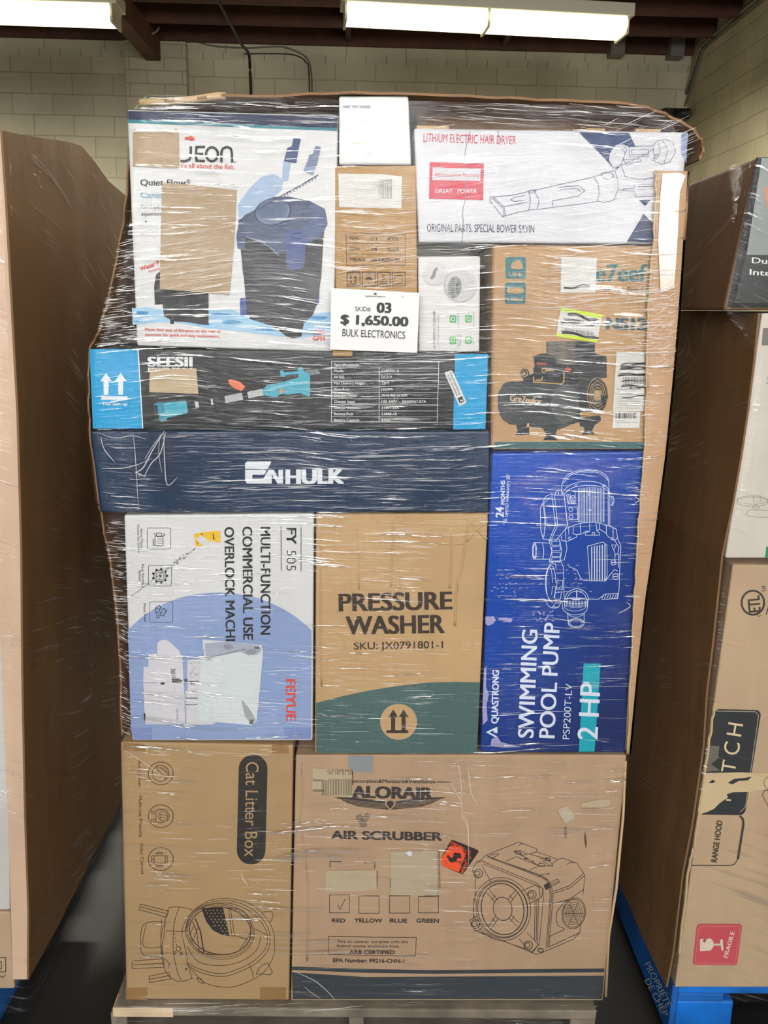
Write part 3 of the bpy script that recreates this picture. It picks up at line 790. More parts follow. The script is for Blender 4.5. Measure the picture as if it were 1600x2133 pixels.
for q in ([(130, 60), (290, 68), (290, 125), (130, 118)], [(148, 1868), (308, 1862), (308, 1955), (150, 1952)], [(1138, 1862), (1330, 1862), (1330, 1950), (1140, 1955)], [(1225, 70), (1350, 75), (1350, 140), (1225, 138)]):
    p.poly(q, tape).cut('packing_tape', b, 'darker brown tape at a corner')

# ---- air scrubber -------------------------------------------------
b = carton('air_scrubber_carton', 'widest brown carton on the wooden pallet, printed with an air scrubber and a winged mark',
           [(616, 1573), (1306, 1573), (1256, 2085), (606, 2085)], kraft_alor, .7)
KA = '#b3967a'; DA = '#33302e'; LA = '#3d3835'
p = Print().at(ZP)
p.poly([(608, 2013), (760, 2018), (900, 2020.5), (1259, 2017), (1258.5, 2025), (900, 2028), (760, 2026), (608, 2020)], '#3b4046')
p.poly([(608, 2025), (762, 2035), (900, 2034), (1258, 2032), (1254, 2081), (610, 2081)], '#3b4046')
p.build('printed_band', b, 'dark band and stripe round the foot of the carton')
p = Print().at(ZL)
p.text('estoration&Moisture&Ventilation', (538, 320), (1228, 326), 30, LA, .02); p.line([(1238, 314), (1362, 315)], 8, LA)
p.text('ALORAIR', (530, 442), (1208, 457), 94, LA, .055)
for x, y, s in ((560, 442, 60), (690, 445, 50), (960, 452, 50), (1095, 455, 60), (1150, 456, 50)): p.rect(x - s / 2, y - 9, x + s / 2, y, LA)
p.text('AIR SCRUBBER', (358, 787), (1285, 802), 68, LA, .04)
p.at(ZN)
for s, x0, x1 in (('RED', 407, 530), ('YELLOW', 615, 872), ('BLUE', 942, 1102), ('GREEN', 1188, 1397)): p.text(s, (x0, 401), (x1, 404), 35, LA, .025)
p.text('This air cleaner complies with the', (455, 590), (1108, 591), 22, LA); p.text('federal ozone emissions limit.', (450, 628), (1032, 634), 22, LA)
p.text('ARB CERTIFIED', (568, 692), (988, 693), 32, LA, .025); p.text('EPA Number: 99216-CHN-1', (418, 768), (1075, 775), 34, LA, .015)
p.build('printed_lettering', b)
p = Print().at(ZL)
def wing(m):
    f = (lambda x: x) if m > 0 else (lambda x: 1704 - x)
    p.poly([(f(385), 440), (f(560), 446), (f(740), 466), (f(815), 476), (f(848), 546), (f(750), 537), (f(600), 522), (f(500), 490), (f(440), 460)], LA)
wing(1); wing(-1)
for a in (385, 350): p.line([(350, 1028), (350, 975), (445, 980)], 6, LA)
p.line([(630, 985), (725, 987), (722, 1035)], 6, LA)
p.line([(745, 1055), (740, 1195)], 5, LA); p.line([(853, 1120), (853, 1195)], 6, LA)
p.at(ZN)
for q in ((385, 150, 568, 316), (657, 160, 843, 320), (940, 158, 1125, 318), (1208, 165, 1392, 316)): p.rect(*q, LA, 5)
p.curve([(465, 240), (472, 262), (484, 282), (505, 240), (530, 188)], 5, LA)
p.line([(377, 533), (780, 541), (1188, 543), (1180, 715), (780, 712), (372, 700)], 5, LA, closed=True)
p.at(ZL).up()
for k in range(5):
    for f in ((lambda x: x), (lambda x: 1704 - x)):
        p.line([(f(430 + k * 40), 455 + k * 15), (f(640 + k * 20), 478 + k * 12), (f(815), 492 + k * 9)], 2.5, KA)
p.poly([(806, 474), (852, 458), (898, 474), (890, 510), (852, 552), (814, 510)], KA); p.up(); p.poly([(820, 480), (852, 466), (884, 480), (876, 508), (852, 536), (828, 508)], LA)
p.build('printed_marks', b)
p = Print().at(ZM); W = 4.2
for q in ([(325, 490), (345, 450), (390, 420), (430, 385), (690, 280), (830, 335), (832, 358), (1000, 418), (1035, 408), (1150, 447), (1212, 542), (1205, 640), (1197, 700)],
          [(1180, 910), (1172, 1000), (1120, 1052), (870, 1160), (830, 1172), (790, 1157), (560, 1062), (430, 1020), (350, 985)],
          [(395, 430), (450, 455), (840, 610), (882, 660), (884, 730), (852, 1080), (830, 1112), (790, 1155)],
          [(410, 455), (820, 620)], [(430, 385), (470, 410), (860, 558), (905, 582), (928, 640), (938, 700), (912, 1040), (905, 1125)],
          [(455, 400), (870, 545), (922, 580), (952, 650), (962, 700), (935, 1030), (930, 1112)], [(440, 392), (865, 552), (915, 582), (940, 650), (950, 700), (922, 1035), (918, 1118)],
          [(590, 432), (660, 400)], [(832, 358), (780, 372)], [(780, 500), (850, 470)], [(950, 455), (1000, 418)],
          [(935, 775), (1080, 738)], [(930, 1032), (1055, 972)], [(1202, 655), (1085, 740)], [(962, 690), (1100, 642), (1212, 545)], [(962, 672), (1090, 628), (1205, 528)], [(930, 1112), (1172, 1000)],
          [(345, 560), (340, 760)], [(330, 800), (330, 880)], [(890, 622), (995, 575), (1012, 600), (905, 655), (890, 622)], [(900, 640), (1005, 592)],
          [(650, 355), (700, 350), (760, 375), (720, 385), (650, 355)], [(700, 380), (850, 470), (960, 470), (940, 440), (860, 400), (760, 372)], [(860, 410), (930, 410), (940, 425), (880, 430), (940, 470)],
          [(665, 395), (840, 465), (860, 440)], [(1070, 458), (1100, 440), (1130, 448)], [(840, 560), (880, 535), (930, 530), (920, 545)], [(440, 405), (470, 380), (530, 372), (520, 385), (480, 410)], [(690, 310), (710, 290), (740, 297)],
          [(325, 490), (322, 510), (350, 560), (372, 568)], [(400, 475), (470, 600)], [(770, 770), (870, 715), (880, 650), (825, 620), (718, 665)], [(822, 622), (850, 640), (858, 715)],
          [(300, 900), (355, 868)], [(300, 900), (340, 985), (365, 980), (405, 955)], [(688, 1045), (770, 1140), (800, 1155), (848, 1090)], [(755, 1000), (850, 1100)],
          [(818, 740), (812, 1060)], [(832, 735), (826, 1065)], [(845, 728), (838, 1070)], [(545, 1060), (760, 1135)], [(350, 985), (470, 1025)],
          [(350, 440), (400, 430)], [(1040, 795), (1050, 800)]):
    p.line(q, W, LA)
for rx, ry, wd in ((228, 252, 4), (205, 232, 4), (196, 224, 5), (168, 205, 7)): p.ell(555 + (rx < 200) * 5, 812, rx, ry, LA, wd, rot=-12)
p.ell(560, 810, 74, 93, LA, 5, rot=-10)
for a, b_, c_ in ((225, .42, .95), (315, .45, .95), (40, .45, .95), (130, .45, .95)):
    for d in (-.13, .13):
        r = math.radians(a) + d * 1.4; r2 = math.radians(a) + d * .62
        p.line([(560 + 168 * b_ * math.cos(r), 810 + 205 * b_ * math.sin(r)), (560 + 168 * c_ * math.cos(r2), 810 + 205 * c_ * math.sin(r2))], 4, LA)
    for q in (.62,):
        r = math.radians(a)
        p.line([(560 + 168 * q * math.cos(r - .2), 810 + 205 * q * math.sin(r - .2)), (560 + 168 * q * math.cos(r + .2), 810 + 205 * q * math.sin(r + .2))], 4, LA)
for cx, cy in ((367, 528), (792, 698), (343, 930), (763, 1100)): p.ell(cx, cy, 34, 34, LA, 5); p.ell(cx - 6, cy, 20, 20, LA, 4)
for k in (1.0, .9, .72, .58, .44, .3, .16): p.ell(1125 + (1 - k) * -6, 845, 92 * k, 124 * k, LA, 4 if k > .8 else 3, rot=12)
for a in range(0, 360, 60): p.line([(1122, 845), (1122 + 80 * math.cos(math.radians(a)), 845 + 110 * math.sin(math.radians(a)))], 3, LA)
p.curve([(1130, 722), (1060, 750), (1000, 820), (985, 880), (1000, 940), (1050, 965)], 4, LA)
p.ell(870, 460, 26, 13, LA, 4); p.ell(745, 410, 14, 7, LA); p.ell(800, 432, 8, 6, LA); p.ell(680, 362, 28, 10, LA, 5, rot=20); p.ell(920, 415, 20, 8, LA, 5, rot=20); p.ell(862, 1138, 22, 14, LA, 6); p.poly([(885, 625), (930, 605), (938, 640), (905, 660)], LA)
p.build('product_drawing', b)
p = Print(); p.at(ZL).up(); raw = '#b7a78b'; p.lift = .0012
p.poly([(315, 1047), (735, 1045), (740, 1208), (600, 1222), (312, 1225)], raw).cut('peeled_patch', b, 'lighter bare patch where a label was torn away')
p.poly([(205, 195), (320, 203), (545, 225), (538, 440), (400, 428), (200, 398)], raw)
p.poly([(855, 885), (1245, 890), (1255, 1190), (1268, 1268), (1100, 1258), (855, 1256)], '#b3a48c')
p.poly([(1120, 880), (1118, 905), (1245, 900), (1245, 884)], raw)
p.poly([(980, 900), (1010, 885), (1035, 893), (1030, 925), (1008, 930)], '#d9d9de')
p.at(ZM); p.poly([(1180, -30), (1320, -60), (1415, -60), (1405, -5), (1340, 5), (1190, 0)], raw); p.poly([(1000, 20), (1060, -10), (1110, 40), (1130, 90), (1060, 130), (1010, 60)], '#b9ad99')
p.at(ZL).up()
for i in range(16):
    x = 330 + i * 13.6; p.line([(x, 205 + (i % 3) * 4 if i > 0 else 215), (x, 250 if i % 4 else 225)], 4.2, '#5d5140')
for i in range(19):
    x = 285 + i * 13.6; y0 = 285 + (10 if i < 4 else 0); p.line([(x, y0), (x, 420)], 4.2, '#5d5140')
for i in range(7): p.poly([(208 + i * 12, 290 + (i % 3) * 6), (222 + i * 12, 288), (215 + i * 12, 305)], '#5d5140'); p.poly([(205 + i * 14, 378 + (i % 2) * 8), (216 + i * 14, 365), (213 + i * 14, 398)], '#5d5140')
p.rect(536, 225, 542, 335, '#3d352b')
r_ = random.Random(3)
for i in range(22): y = 890 + i * 17; x = 1240 + r_.random() * 8; p.poly([(x, y), (x + 10, y + 3), (x + 4, y + 12)], '#6c5f4c')
p.line([(1262, 880), (1266, 1190)], 4, '#4d4338')
for i in range(14): x = 1140 + i * 9; p.rect(x, 1250 + r_.random() * 4, x + 5, 1262, '#4d4338')
p.at(ZM)
for i in range(12): x = 1185 + i * 12; p.poly([(x, 8 + r_.random() * 6), (x + 6, 4), (x + 4, 14)], '#4d4338')
p.build('peeled_patch', b, 'lighter bare patches where labels were torn away')
p = Print().at(ZL).up(); p.poly([(500, 95), (706, 97), (704, 240), (540, 226), (536, 205), (503, 204)], '#8b9095')
p.build('tape_strip', b, 'blue grey tape scrap')
p = Print().at(ZL); p.lift = .0010
for s, cx, cy, rx, ry in ((1, 600, 615, 42, 40), (2, 660, 600, 32, 34), (3, 625, 665, 40, 34), (4, 690, 760, 22, 34), (5, 640, 640, 24, 20)): p.poly(blob(cx, cy, rx, ry, s), '#857361')
p.poly(blob(616, 628, 22, 22, 9), '#75675a')
p.at(ZM)
for s, cx, cy, rx, ry in ((6, 1070, 80, 40, 30), (7, 1060, 200, 14, 60)): p.poly(blob(cx, cy, rx, ry, s), '#857361')
p.poly([(1215, 195), (1222, 240), (1228, 285), (1222, 335), (1210, 280), (1208, 235)], '#5b4a3b')
p.build('scuff_mark', b, 'grey scuffs and a puncture')
p = Print().at(ZM).up(2); BK = '#2e2624'; OR = '#f0552c'
p.poly([(148, 270), (165, 262), (362, 342), (370, 356), (252, 525), (240, 536), (85, 470), (74, 455), (78, 395)], BK); p.up()
p.poly([(76, 400), (145, 305), (235, 318), (262, 385), (212, 518), (84, 468), (74, 452)], OR); p.up()
p.text('LOURD', (258, 322), (150, 268), 22, OR, .03); p.text('HEAVY', (240, 528), (290, 440), 22, OR, .03); p.text('22.7 KG', (268, 438), (272, 340), 15, OR, .02); p.text('50 LBS', (310, 412), (302, 335), 15, OR, .02)
p.poly([(130, 395), (165, 400), (175, 360), (225, 365), (232, 395), (200, 400), (195, 430), (150, 440), (128, 415)], BK); p.ell(128, 392, 11, 11, BK)
p.line([(185, 400), (235, 402)], 7, BK); p.line([(178, 425), (225, 436), (232, 455)], 7, BK); p.line([(110, 440), (122, 452)], 5, BK); p.line([(98, 425), (108, 434)], 5, BK)
p.build('heavy_sticker', b, 'orange and black heavy load sticker')
bm = bmesh.new()
for pts_ in ([(627, 1580), (632, 1640), (626, 1720), (640, 1800), (642, 1900), (640, 2000)],):
    tube_bm(ridge(smooth_pts([(x, y, 0) for x, y in pts_], 4) and [(a.x, a.y) for a in smooth_pts([(x, y, 0) for x, y in pts_], 4)], .0028), .0028, 8, bm)
link('fold_crease', mesh_bm(bm), b, [kraft_alor], smooth=True)
link('open_flap', mesh_bm(tube_bm(ridge([(1303, 1585), (1298, 1700), (1284, 1850), (1268, 1950), (1262, 2075)], .003), .003, 8)), b, [board('raw_board_edge', '#c9ae86')], smooth=True)

# ---- overlock machine ----------------------------------------------
b = carton('overlock_machine_carton', 'white and pale blue carton of an overlock sewing machine, standing on the cat litter carton',
           [(258, 1073), (654, 1070), (651, 1543), (275, 1543)], white_b, .5)
BL = '#8b9fca'; TX = '#26262b'
p = Print().at(ZG); arc = [(222, 875), (260, 838), (300, 800), (350, 762), (400, 730), (470, 692), (550, 660), (620, 640), (700, 625), (780, 616), (850, 613), (930, 616), (1000, 625), (1080, 641), (1150, 660), (1230, 693), (1300, 728), (1370, 770), (1420, 808), (1465, 845), (1497, 878)]
p.poly(arc + [(1493, 1630), (1300, 1632), (700, 1634), (260, 1634), (243, 1560)], BL)
p.build('printed_disc', b, 'pale blue printed disc')
p = Print().at(ZG).up()
p.text('FY', (1324, 165), (1324, 278), 66, TX, .03); p.text('505', (1324, 320), (1322, 460), 66, TX, -.012)
p.text('MULTI-FUNCTION', (1144, 158), (1145, 905), 66, TX, .025); p.text('COMMERCIAL USE', (1018, 155), (1024, 942), 66, TX, .025); p.text('OVERLOCK MACHI', (893, 158), (903, 950), 64, TX, .025)
p.line([(1424, 157), (1424, 465)], 4, TX); p.line([(1285, 155), (1286, 465)], 4, TX)
p.text('Servo Motor', (310, 168), (312, 312), 16, TX); p.text('Powerful Stitch', (286, 143), (292, 335), 16, TX)
p.text('Fast Sewing', (318, 418), (322, 572), 16, TX); p.text('Speed', (298, 458), (300, 532), 16, TX); p.text('Metal Keel', (330, 688), (336, 812), 16, TX)
p.text('FEIYUE', (1320, 1213), (1322, 1502), 64, '#dc4a3c', .03)
p.build('printed_lettering', b)
p = Print().at(ZG).up(); p.rr(356, 165, 519, 312, 12, TX, 3); p.rr(365, 424, 525, 568, 12, TX, 3); p.rr(374, 678, 533, 820, 12, TX, 3)
p.ell(445, 497, 42, 40, TX, 5); p.ell(445, 497, 28, 27, TX, 4); p.poly([(450, 475), (430, 500), (445, 500), (438, 520), (462, 494), (446, 494)], TX)
for i in range(9):
    a = 2 * math.pi * i / 9; p.line([(445 + 42 * math.cos(a), 497 + 40 * math.sin(a)), (445 + 57 * math.cos(a), 497 + 54 * math.sin(a))], 15, TX)
p.rr(410, 222, 466, 288, 8, TX, 4); p.rr(420, 200, 458, 224, 6, TX, 4); p.line([(398, 240), (398, 285), (410, 285)], 5, TX); p.line([(400, 200), (410, 205), (410, 222)], 4, TX); p.line([(470, 200), (478, 215), (466, 222)], 4, TX)
for y in (240, 255, 270): p.line([(428, y), (460, y)], 3, TX)
for q in ([(412, 720), (440, 702), (452, 715), (435, 750), (418, 755), (412, 720)], [(448, 755), (470, 722), (492, 738), (470, 775), (448, 770), (448, 755)], [(422, 768), (438, 768), (440, 788), (425, 790), (422, 768)]): p.line(q, 4.5, TX)
p.line([(412, 720), (438, 728), (452, 715)], 3.5, TX); p.line([(448, 755), (468, 752), (492, 738)], 3.5, TX)
p.build('printed_icons', b)
p = Print().at(ZG).up(); G1 = '#cdccd4'; G2 = '#c3c2cc'
p.poly([(427, 965), (450, 944), (490, 941), (530, 970), (580, 1020), (600, 1070), (608, 1210), (612, 1310), (620, 1528), (345, 1528), (335, 1400), (330, 1220), (332, 1130), (365, 1128), (366, 1040), (427, 1035)], G1)
p.poly([(635, 1082), (735, 1068), (715, 1500), (830, 1515), (812, 1528), (648, 1532), (640, 1548), (612, 1550), (605, 1530), (622, 1520), (615, 1310), (632, 1290)], G1)
p.up(); p.poly([(518, 1142), (555, 1140), (550, 1160), (556, 1205), (530, 1210), (522, 1180)], '#8f8f98'); p.line([(333, 1240), (420, 1240)], 3, '#55555c'); p.line([(420, 1238), (525, 1236)], 2, '#9a9aa2')
p.poly([(525, 1212), (570, 1208), (600, 1222), (600, 1238), (530, 1238)], '#4a4a50'); p.poly([(610, 1215), (636, 1212), (636, 1230), (612, 1230)], '#4a4a50'); p.line([(636, 1230), (716, 1228)], 5, '#3a3a40')
p.rect(450, 1237, 477, 1251, TX); p.rect(657, 1237, 686, 1251, TX); p.rect(663, 1241, 680, 1247, G1); p.line([(636, 1240), (636, 1310)], 3, '#77777f'); p.line([(665, 1297), (692, 1297)], 3, '#77777f')
p.line([(622, 1345), (708, 1345)], 5, '#3a3a40'); p.line([(622, 1391), (705, 1391)], 5, '#3a3a40'); p.line([(612, 1310), (625, 1310), (625, 1528)], 3, '#6a6a72'); p.line([(548, 1260), (548, 1308), (420, 1308)], 3, '#a8a8b0'); p.text('FEIYUE', (556, 1420), (560, 1495), 14, '#77777f')
p.poly([(333, 1450), (343, 1450), (345, 1500), (337, 1500)], TX); 
for s in range(30):
    r = random.Random(s); x = 645 + r.random() * 75; y = 1090 + r.random() * 120; p.poly(blob(x, y, 3 + r.random() * 4, 3 + r.random() * 4, s, 7), '#a9a9b4')
p.build('product_picture', b, 'pale grey machine picture')
p = Print().at(ZG); p.lift = .0022
p.poly([(742, 938), (900, 950), (1152, 976), (1153, 1000), (1162, 1018), (1140, 1270), (1117, 1500), (1085, 1532), (900, 1515), (722, 1503), (706, 1488), (720, 1250), (732, 1075), (745, 1060)], '#ced6da'); p.up()
p.poly([(758, 965), (900, 950), (1130, 977), (1150, 1012), (1120, 1040), (1060, 1045), (1000, 1020), (870, 1046), (765, 1062)], '#a5acbe'); p.up()
p.poly(blob(1075, 1020, 45, 22, 3), '#8f9499'); p.poly(blob(920, 985, 40, 22, 4), '#8d929c'); p.poly(blob(1120, 995, 24, 14, 5), '#6a6d72'); p.poly([(1015, 1352), (1060, 1410), (1108, 1488), (1085, 1525), (1040, 1470), (1022, 1410)], '#9da3a6'); p.poly([(1070, 1490), (1102, 1490), (1090, 1524), (1066, 1520)], '#6c7073')
p.line([(752, 1000), (745, 1060), (790, 1056), (900, 1035), (1040, 1000)], 3, '#555a63')
p.build('label_patch', b, 'greyish white torn label over the picture')
p = Print().at(ZG).up(); YE = '#e6b92b'
p.poly([(680, 207), (760, 190), (862, 183), (868, 262), (800, 268), (720, 293), (692, 290)], YE); p.up()
p.poly([(690, 240), (740, 215), (775, 250), (850, 268), (790, 275), (740, 285), (715, 262)], '#cfcfd0'); p.line([(815, 205), (818, 240), (828, 242)], 7, TX); p.line([(725, 205), (742, 208), (740, 225)], 4, TX); p.line([(700, 262), (712, 275)], 4, TX)
p.build('torn_label', b, 'torn yellow label')
p = Print().at(ZG).up(); r = random.Random(11)
for i in range(70):
    u = i / 70; x = 245 + (700 - 245) * u; y = 640 + (298 - 640) * u; k = 5 + 14 * math.exp(-((u - .72) / .18) ** 2)
    p.poly(blob(x + r.uniform(-k, k) * .6, y + r.uniform(-k, k) * .6, 3 + k * .4, 2.5 + k * .3, i, 8), r.choice(('#8b8a8a', '#a3a2a0', '#77767a')))
p.build('scuff_mark', b, 'grey diagonal scratch')
p = Print().at(ZG).up(); p.poly([(248, 1552), (388, 1550), (390, 1634), (262, 1634)], '#7d8fc2').cut('packing_tape', b); p.poly([(1303, 1550), (1492, 1550), (1492, 1630), (1305, 1632)], '#7d8fc2'); p.build('packing_tape', b)

# ---- pressure washer ------------------------------------------------
b = carton('pressure_washer_carton', 'crumpled brown pressure washer carton with dark green foot, in the middle of the stack',
           [(658, 1071), (1017, 1070), (994, 1571), (656, 1570)], kraft_box, .5)
p = Print().at(ZH)
p.poly([(72, 1635), (200, 1602), (340, 1568), (500, 1535), (640, 1512), (800, 1490), (930, 1474), (1060, 1465), (1240, 1462), (1422, 1466), (1396, 2050), (75, 2046)], '#4a6665')
p.up(); p.ell(752, 1790, 152, 148, K); p.build('printed_band', b, 'dark green printed foot with a bare disc')
p = Print().at(ZH).up(2); T = '#3b3129'
p.text('PRESSURE', (260, 880), (1196, 862), 142, T, .035); p.text('WASHER', (318, 1070), (1132, 1056), 145, T, .035); p.text('SKU: JX0791801-1', (385, 1194), (1118, 1182), 58, T, .008)
for dx in (0, 86): p.poly([(708 + dx, 1686), (747 + dx, 1750), (724 + dx, 1748), (724 + dx, 1858), (690 + dx, 1858), (690 + dx, 1748), (668 + dx, 1750)], T)
p.rect(652, 1858, 832, 1880, T); p.build('printed_lettering', b)
bm = bmesh.new()
for pts_, rr_ in (([(1190, 240), (1182, 500), (1172, 690)], .003), ([(1330, 130), (1300, 330), (1270, 520), (1230, 680), (1215, 1000)], .003), ([(706, 150), (700, 420), (690, 680)], .0025), ([(850, 265), (930, 275), (960, 300), (1100, 322), (1190, 330), (1290, 322)], .0025), ([(1480, 140), (1400, 200), (1310, 300)], .004), ([(1345, 150), (1400, 200), (1475, 290)], .0035), ([(420, 200), (425, 700)], .002), ([(120, 200), (112, 900), (118, 1500)], .0025), ([(765, 500), (763, 700)], .0018)):
    q = [(ZH[0] + a.x / ZH[2], ZH[1] + a.y / ZH[2]) for a in smooth_pts([(x, y, 0) for x, y in pts_], 4)]
    tube_bm(ridge(q, rr_), rr_, 8, bm)
link('fold_crease', mesh_bm(bm), b, [kraft_box], smooth=True)

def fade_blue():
    # bright blue corner to navy edge: printed fade with reflection painted in
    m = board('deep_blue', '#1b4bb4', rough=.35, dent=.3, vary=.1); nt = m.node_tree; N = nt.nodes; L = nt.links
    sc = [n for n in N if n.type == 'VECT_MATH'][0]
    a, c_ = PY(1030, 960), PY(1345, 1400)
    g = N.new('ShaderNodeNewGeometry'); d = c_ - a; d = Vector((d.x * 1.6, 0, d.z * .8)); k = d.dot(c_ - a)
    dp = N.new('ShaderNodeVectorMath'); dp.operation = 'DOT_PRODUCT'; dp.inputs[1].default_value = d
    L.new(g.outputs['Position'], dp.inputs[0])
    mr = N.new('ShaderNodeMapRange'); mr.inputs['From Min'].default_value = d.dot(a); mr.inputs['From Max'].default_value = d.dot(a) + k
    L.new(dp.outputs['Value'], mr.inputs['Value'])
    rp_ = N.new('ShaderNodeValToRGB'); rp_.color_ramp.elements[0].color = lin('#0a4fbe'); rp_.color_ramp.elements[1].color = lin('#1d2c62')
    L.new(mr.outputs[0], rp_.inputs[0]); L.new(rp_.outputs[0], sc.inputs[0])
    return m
# ---- pool pump --------------------------------------------------------
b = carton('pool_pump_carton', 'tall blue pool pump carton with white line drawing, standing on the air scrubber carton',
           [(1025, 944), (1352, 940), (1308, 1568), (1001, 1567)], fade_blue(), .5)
p = Print().at(ZI); CH = '#3450b0'
p.poly([(340, 330), (830, 95), (1330, 100), (1150, 170), (480, 400), (520, 470), (640, 560), (560, 600), (400, 440)], CH); p.poly([(1030, 170), (1250, 110), (1350, 250), (1200, 330)], '#2a45a4')
p.up(); LB = '#9d9ccb'
r = random.Random(5)
for i in range(150):
    x = r.gauss(300, 75) if i % 2 else r.gauss(880, 90); y = r.choice((1080, 1120, 1150, 1200, 1240, 1270, 1310)) + r.uniform(-8, 8) + (0 if i % 2 else -40)
    if x > 150: p.poly(blob(x, y, 4 + r.random() * 13, 1.5 + r.random() * 4, i, 8), LB)
p.at(ZJ)
p.poly([(130, 182), (205, 180), (222, 215), (200, 245), (160, 262), (132, 250)], LB); p.poly([(240, 195), (300, 190), (370, 200), (355, 235), (270, 228), (330, 215), (250, 215)], LB)
for i in range(26): p.poly(blob(600 + r.gauss(40, 60), 190 + r.gauss(0, 26), 3 + r.random() * 12, 3 + r.random() * 9, i, 8), LB)
p.poly([(118, 640), (140, 620), (136, 800), (160, 860), (140, 960), (150, 1090), (108, 1130), (104, 1000)], LB)
p.poly([(175, 1300), (185, 1255), (235, 1230), (265, 1280), (330, 1298), (400, 1312), (450, 1325), (300, 1330), (200, 1322)], LB)
p.build('printed_pattern', b, 'lighter blue chevron and pale worn spots')
p = Print().at(ZI).up(2); LW = '#c9d6ef'; W = 5
Q = [[(800, 420), (805, 320), (850, 250), (930, 215), (1020, 203), (1110, 212), (1180, 245), (1210, 300), (1214, 420)], [(812, 325), (870, 255), (960, 220), (1050, 214), (1150, 242), (1203, 295)],
     [(800, 415), (850, 352), (930, 316), (1020, 304), (1120, 316), (1200, 362), (1222, 420)], [(815, 420), (880, 368), (960, 346), (1060, 341), (1150, 353), (1216, 398)]]
for q in Q: p.curve(q, W, LW)
for q in ([(1220, 400), (1222, 705)], [(1206, 390), (1208, 690)], [(820, 410), (852, 690)], [(840, 420), (862, 502), (935, 502)], [(850, 530), (935, 530), (940, 638), (858, 638)],
          [(880, 388), (918, 388), (918, 495), (885, 495)], [(660, 437), (712, 412), (735, 425), (820, 425), (850, 690), (840, 712), (740, 832), (690, 820), (635, 806), (615, 720), (612, 540), (660, 437)],
          [(612, 540), (642, 500), (662, 650), (642, 790), (625, 780)], [(712, 415), (745, 690), (690, 820)], [(735, 425), (765, 690), (700, 830)], [(665, 692), (745, 690), (848, 688)], [(640, 500), (700, 440)], [(640, 520), (655, 700)],
          [(745, 425), (745, 400), (762, 386), (790, 386), (806, 402), (806, 425)], [(770, 390), (770, 422)], [(1222, 440), (1250, 434), (1258, 478), (1245, 517), (1224, 510)], [(1238, 440), (1243, 512)],
          [(800, 762), (830, 722), (900, 692), (960, 672), (1075, 660), (1180, 682), (1250, 710), (1275, 722), (1290, 800)],
          [(795, 780), (800, 822), (850, 830), (930, 792), (930, 772), (900, 765), (900, 700)], [(930, 772), (980, 765), (1010, 740), (1045, 742)], [(1110, 742), (1130, 722), (1190, 760), (1195, 775), (1210, 792), (1265, 822), (1288, 800)],
          [(1045, 670), (1045, 742), (1005, 757), (1008, 776), (1130, 776), (1130, 757), (1108, 742), (1100, 670)], [(962, 675), (965, 765)], [(1130, 672), (1130, 722)], [(1190, 690), (1192, 758)], [(830, 722), (835, 830)], [(860, 708), (862, 770)], [(1250, 712), (1250, 790)],
          [(565, 840), (700, 846)], [(565, 986), (700, 986)], [(632, 842), (642, 915), (636, 986)], [(690, 820), (712, 915), (690, 1005)], [(700, 812), (780, 810), (800, 915), (785, 1000), (690, 1005)], [(835, 830), (846, 890), (822, 992), (790, 998)], [(800, 822), (835, 830)],
          [(860, 1050), (930, 1078), (965, 1150), (990, 1172), (1050, 1176), (1182, 1178), (1230, 1112), (1262, 1076)], [(1025, 872), (1160, 836), (1195, 862), (1197, 1130), (1180, 1178), (1045, 1175), (1025, 872)],
          [(1285, 800), (1318, 870), (1312, 950), (1302, 1250), (1290, 1330), (1150, 1340)], [(1265, 822), (1300, 880), (1290, 940), (1270, 945)], [(1235, 862), (1277, 862), (1255, 905), (1235, 862)], [(1255, 905), (1268, 945), (1262, 1010)], [(1300, 940), (1296, 1060)], [(1262, 1076), (1290, 1090)],
          [(1120, 1338), (1180, 1292), (1290, 1286), (1280, 1336)], [(690, 1010), (745, 1030), (752, 1080)], [(745, 1008), (795, 1008), (815, 1060), (820, 1320)], [(752, 1110), (815, 1105)], [(820, 1330), (1120, 1338)]): p.line(q, W, LW)
for x in range(945, 1165, 24): p.line([(x, 350 + abs(x - 1055) * .12), (x, 662 - abs(x - 1055) * .03)], 5, LW); p.line([(x + 9, 352 + abs(x - 1055) * .12), (x + 9, 660)], 4, LW)
for x in range(845, 880, 14): p.line([(x, 415), (x + 8, 500)], 5, LW)
for cx, cy, rr_ in ((878, 550, 17), (880, 616, 17), (897, 440, 13), (897, 478, 11), (1077, 763, 12), (868, 802, 12), (1245, 806, 12), (1270, 1138, 25), (1252, 1015, 22), (923, 340, 10), (1170, 342, 10), (1042, 418, 10), (1046, 555, 10)): p.ell(cx, cy, rr_, rr_, LW, 5)
p.line([(1252, 1138), (1288, 1138)], 8, LW); p.line([(1236, 1015), (1270, 1015)], 8, LW)
for y in (828, 876, 926, 972): p.rr(712, y, 782 + (y > 850) * 4, y + 36, 6, LW, 5)
p.ell(560, 912, 18, 72, LW, 5); p.ell(560, 912, 9, 60, LW, 4)
for x in range(1062, 1190, 23): p.line([(x, 875 - (x - 1062) * .18), (x, 1172)], 9, LW)
p.ell(705, 1195, 42, 155, LW, 5); p.ell(690, 1195, 28, 138, LW, 4); p.ell(735, 1190, 80, 180, LW, 5, a0=100, a1=262); p.line([(735, 1370), (800, 1365)], 5, LW)
p.line([(758, 1172), (808, 1170), (806, 1248), (752, 1248), (758, 1172)], 5, LW); p.line([(742, 1280), (798, 1272), (785, 1338), (735, 1338), (742, 1280)], 5, LW)
for k in range(6): p.line([(1150 + k * 22, 1330), (1165 + k * 22, 1295)], 5, LW)
for rx in (105, 85): p.ell(930, 1345, rx, rx * .95, LW, 5, a0=180, a1=360)
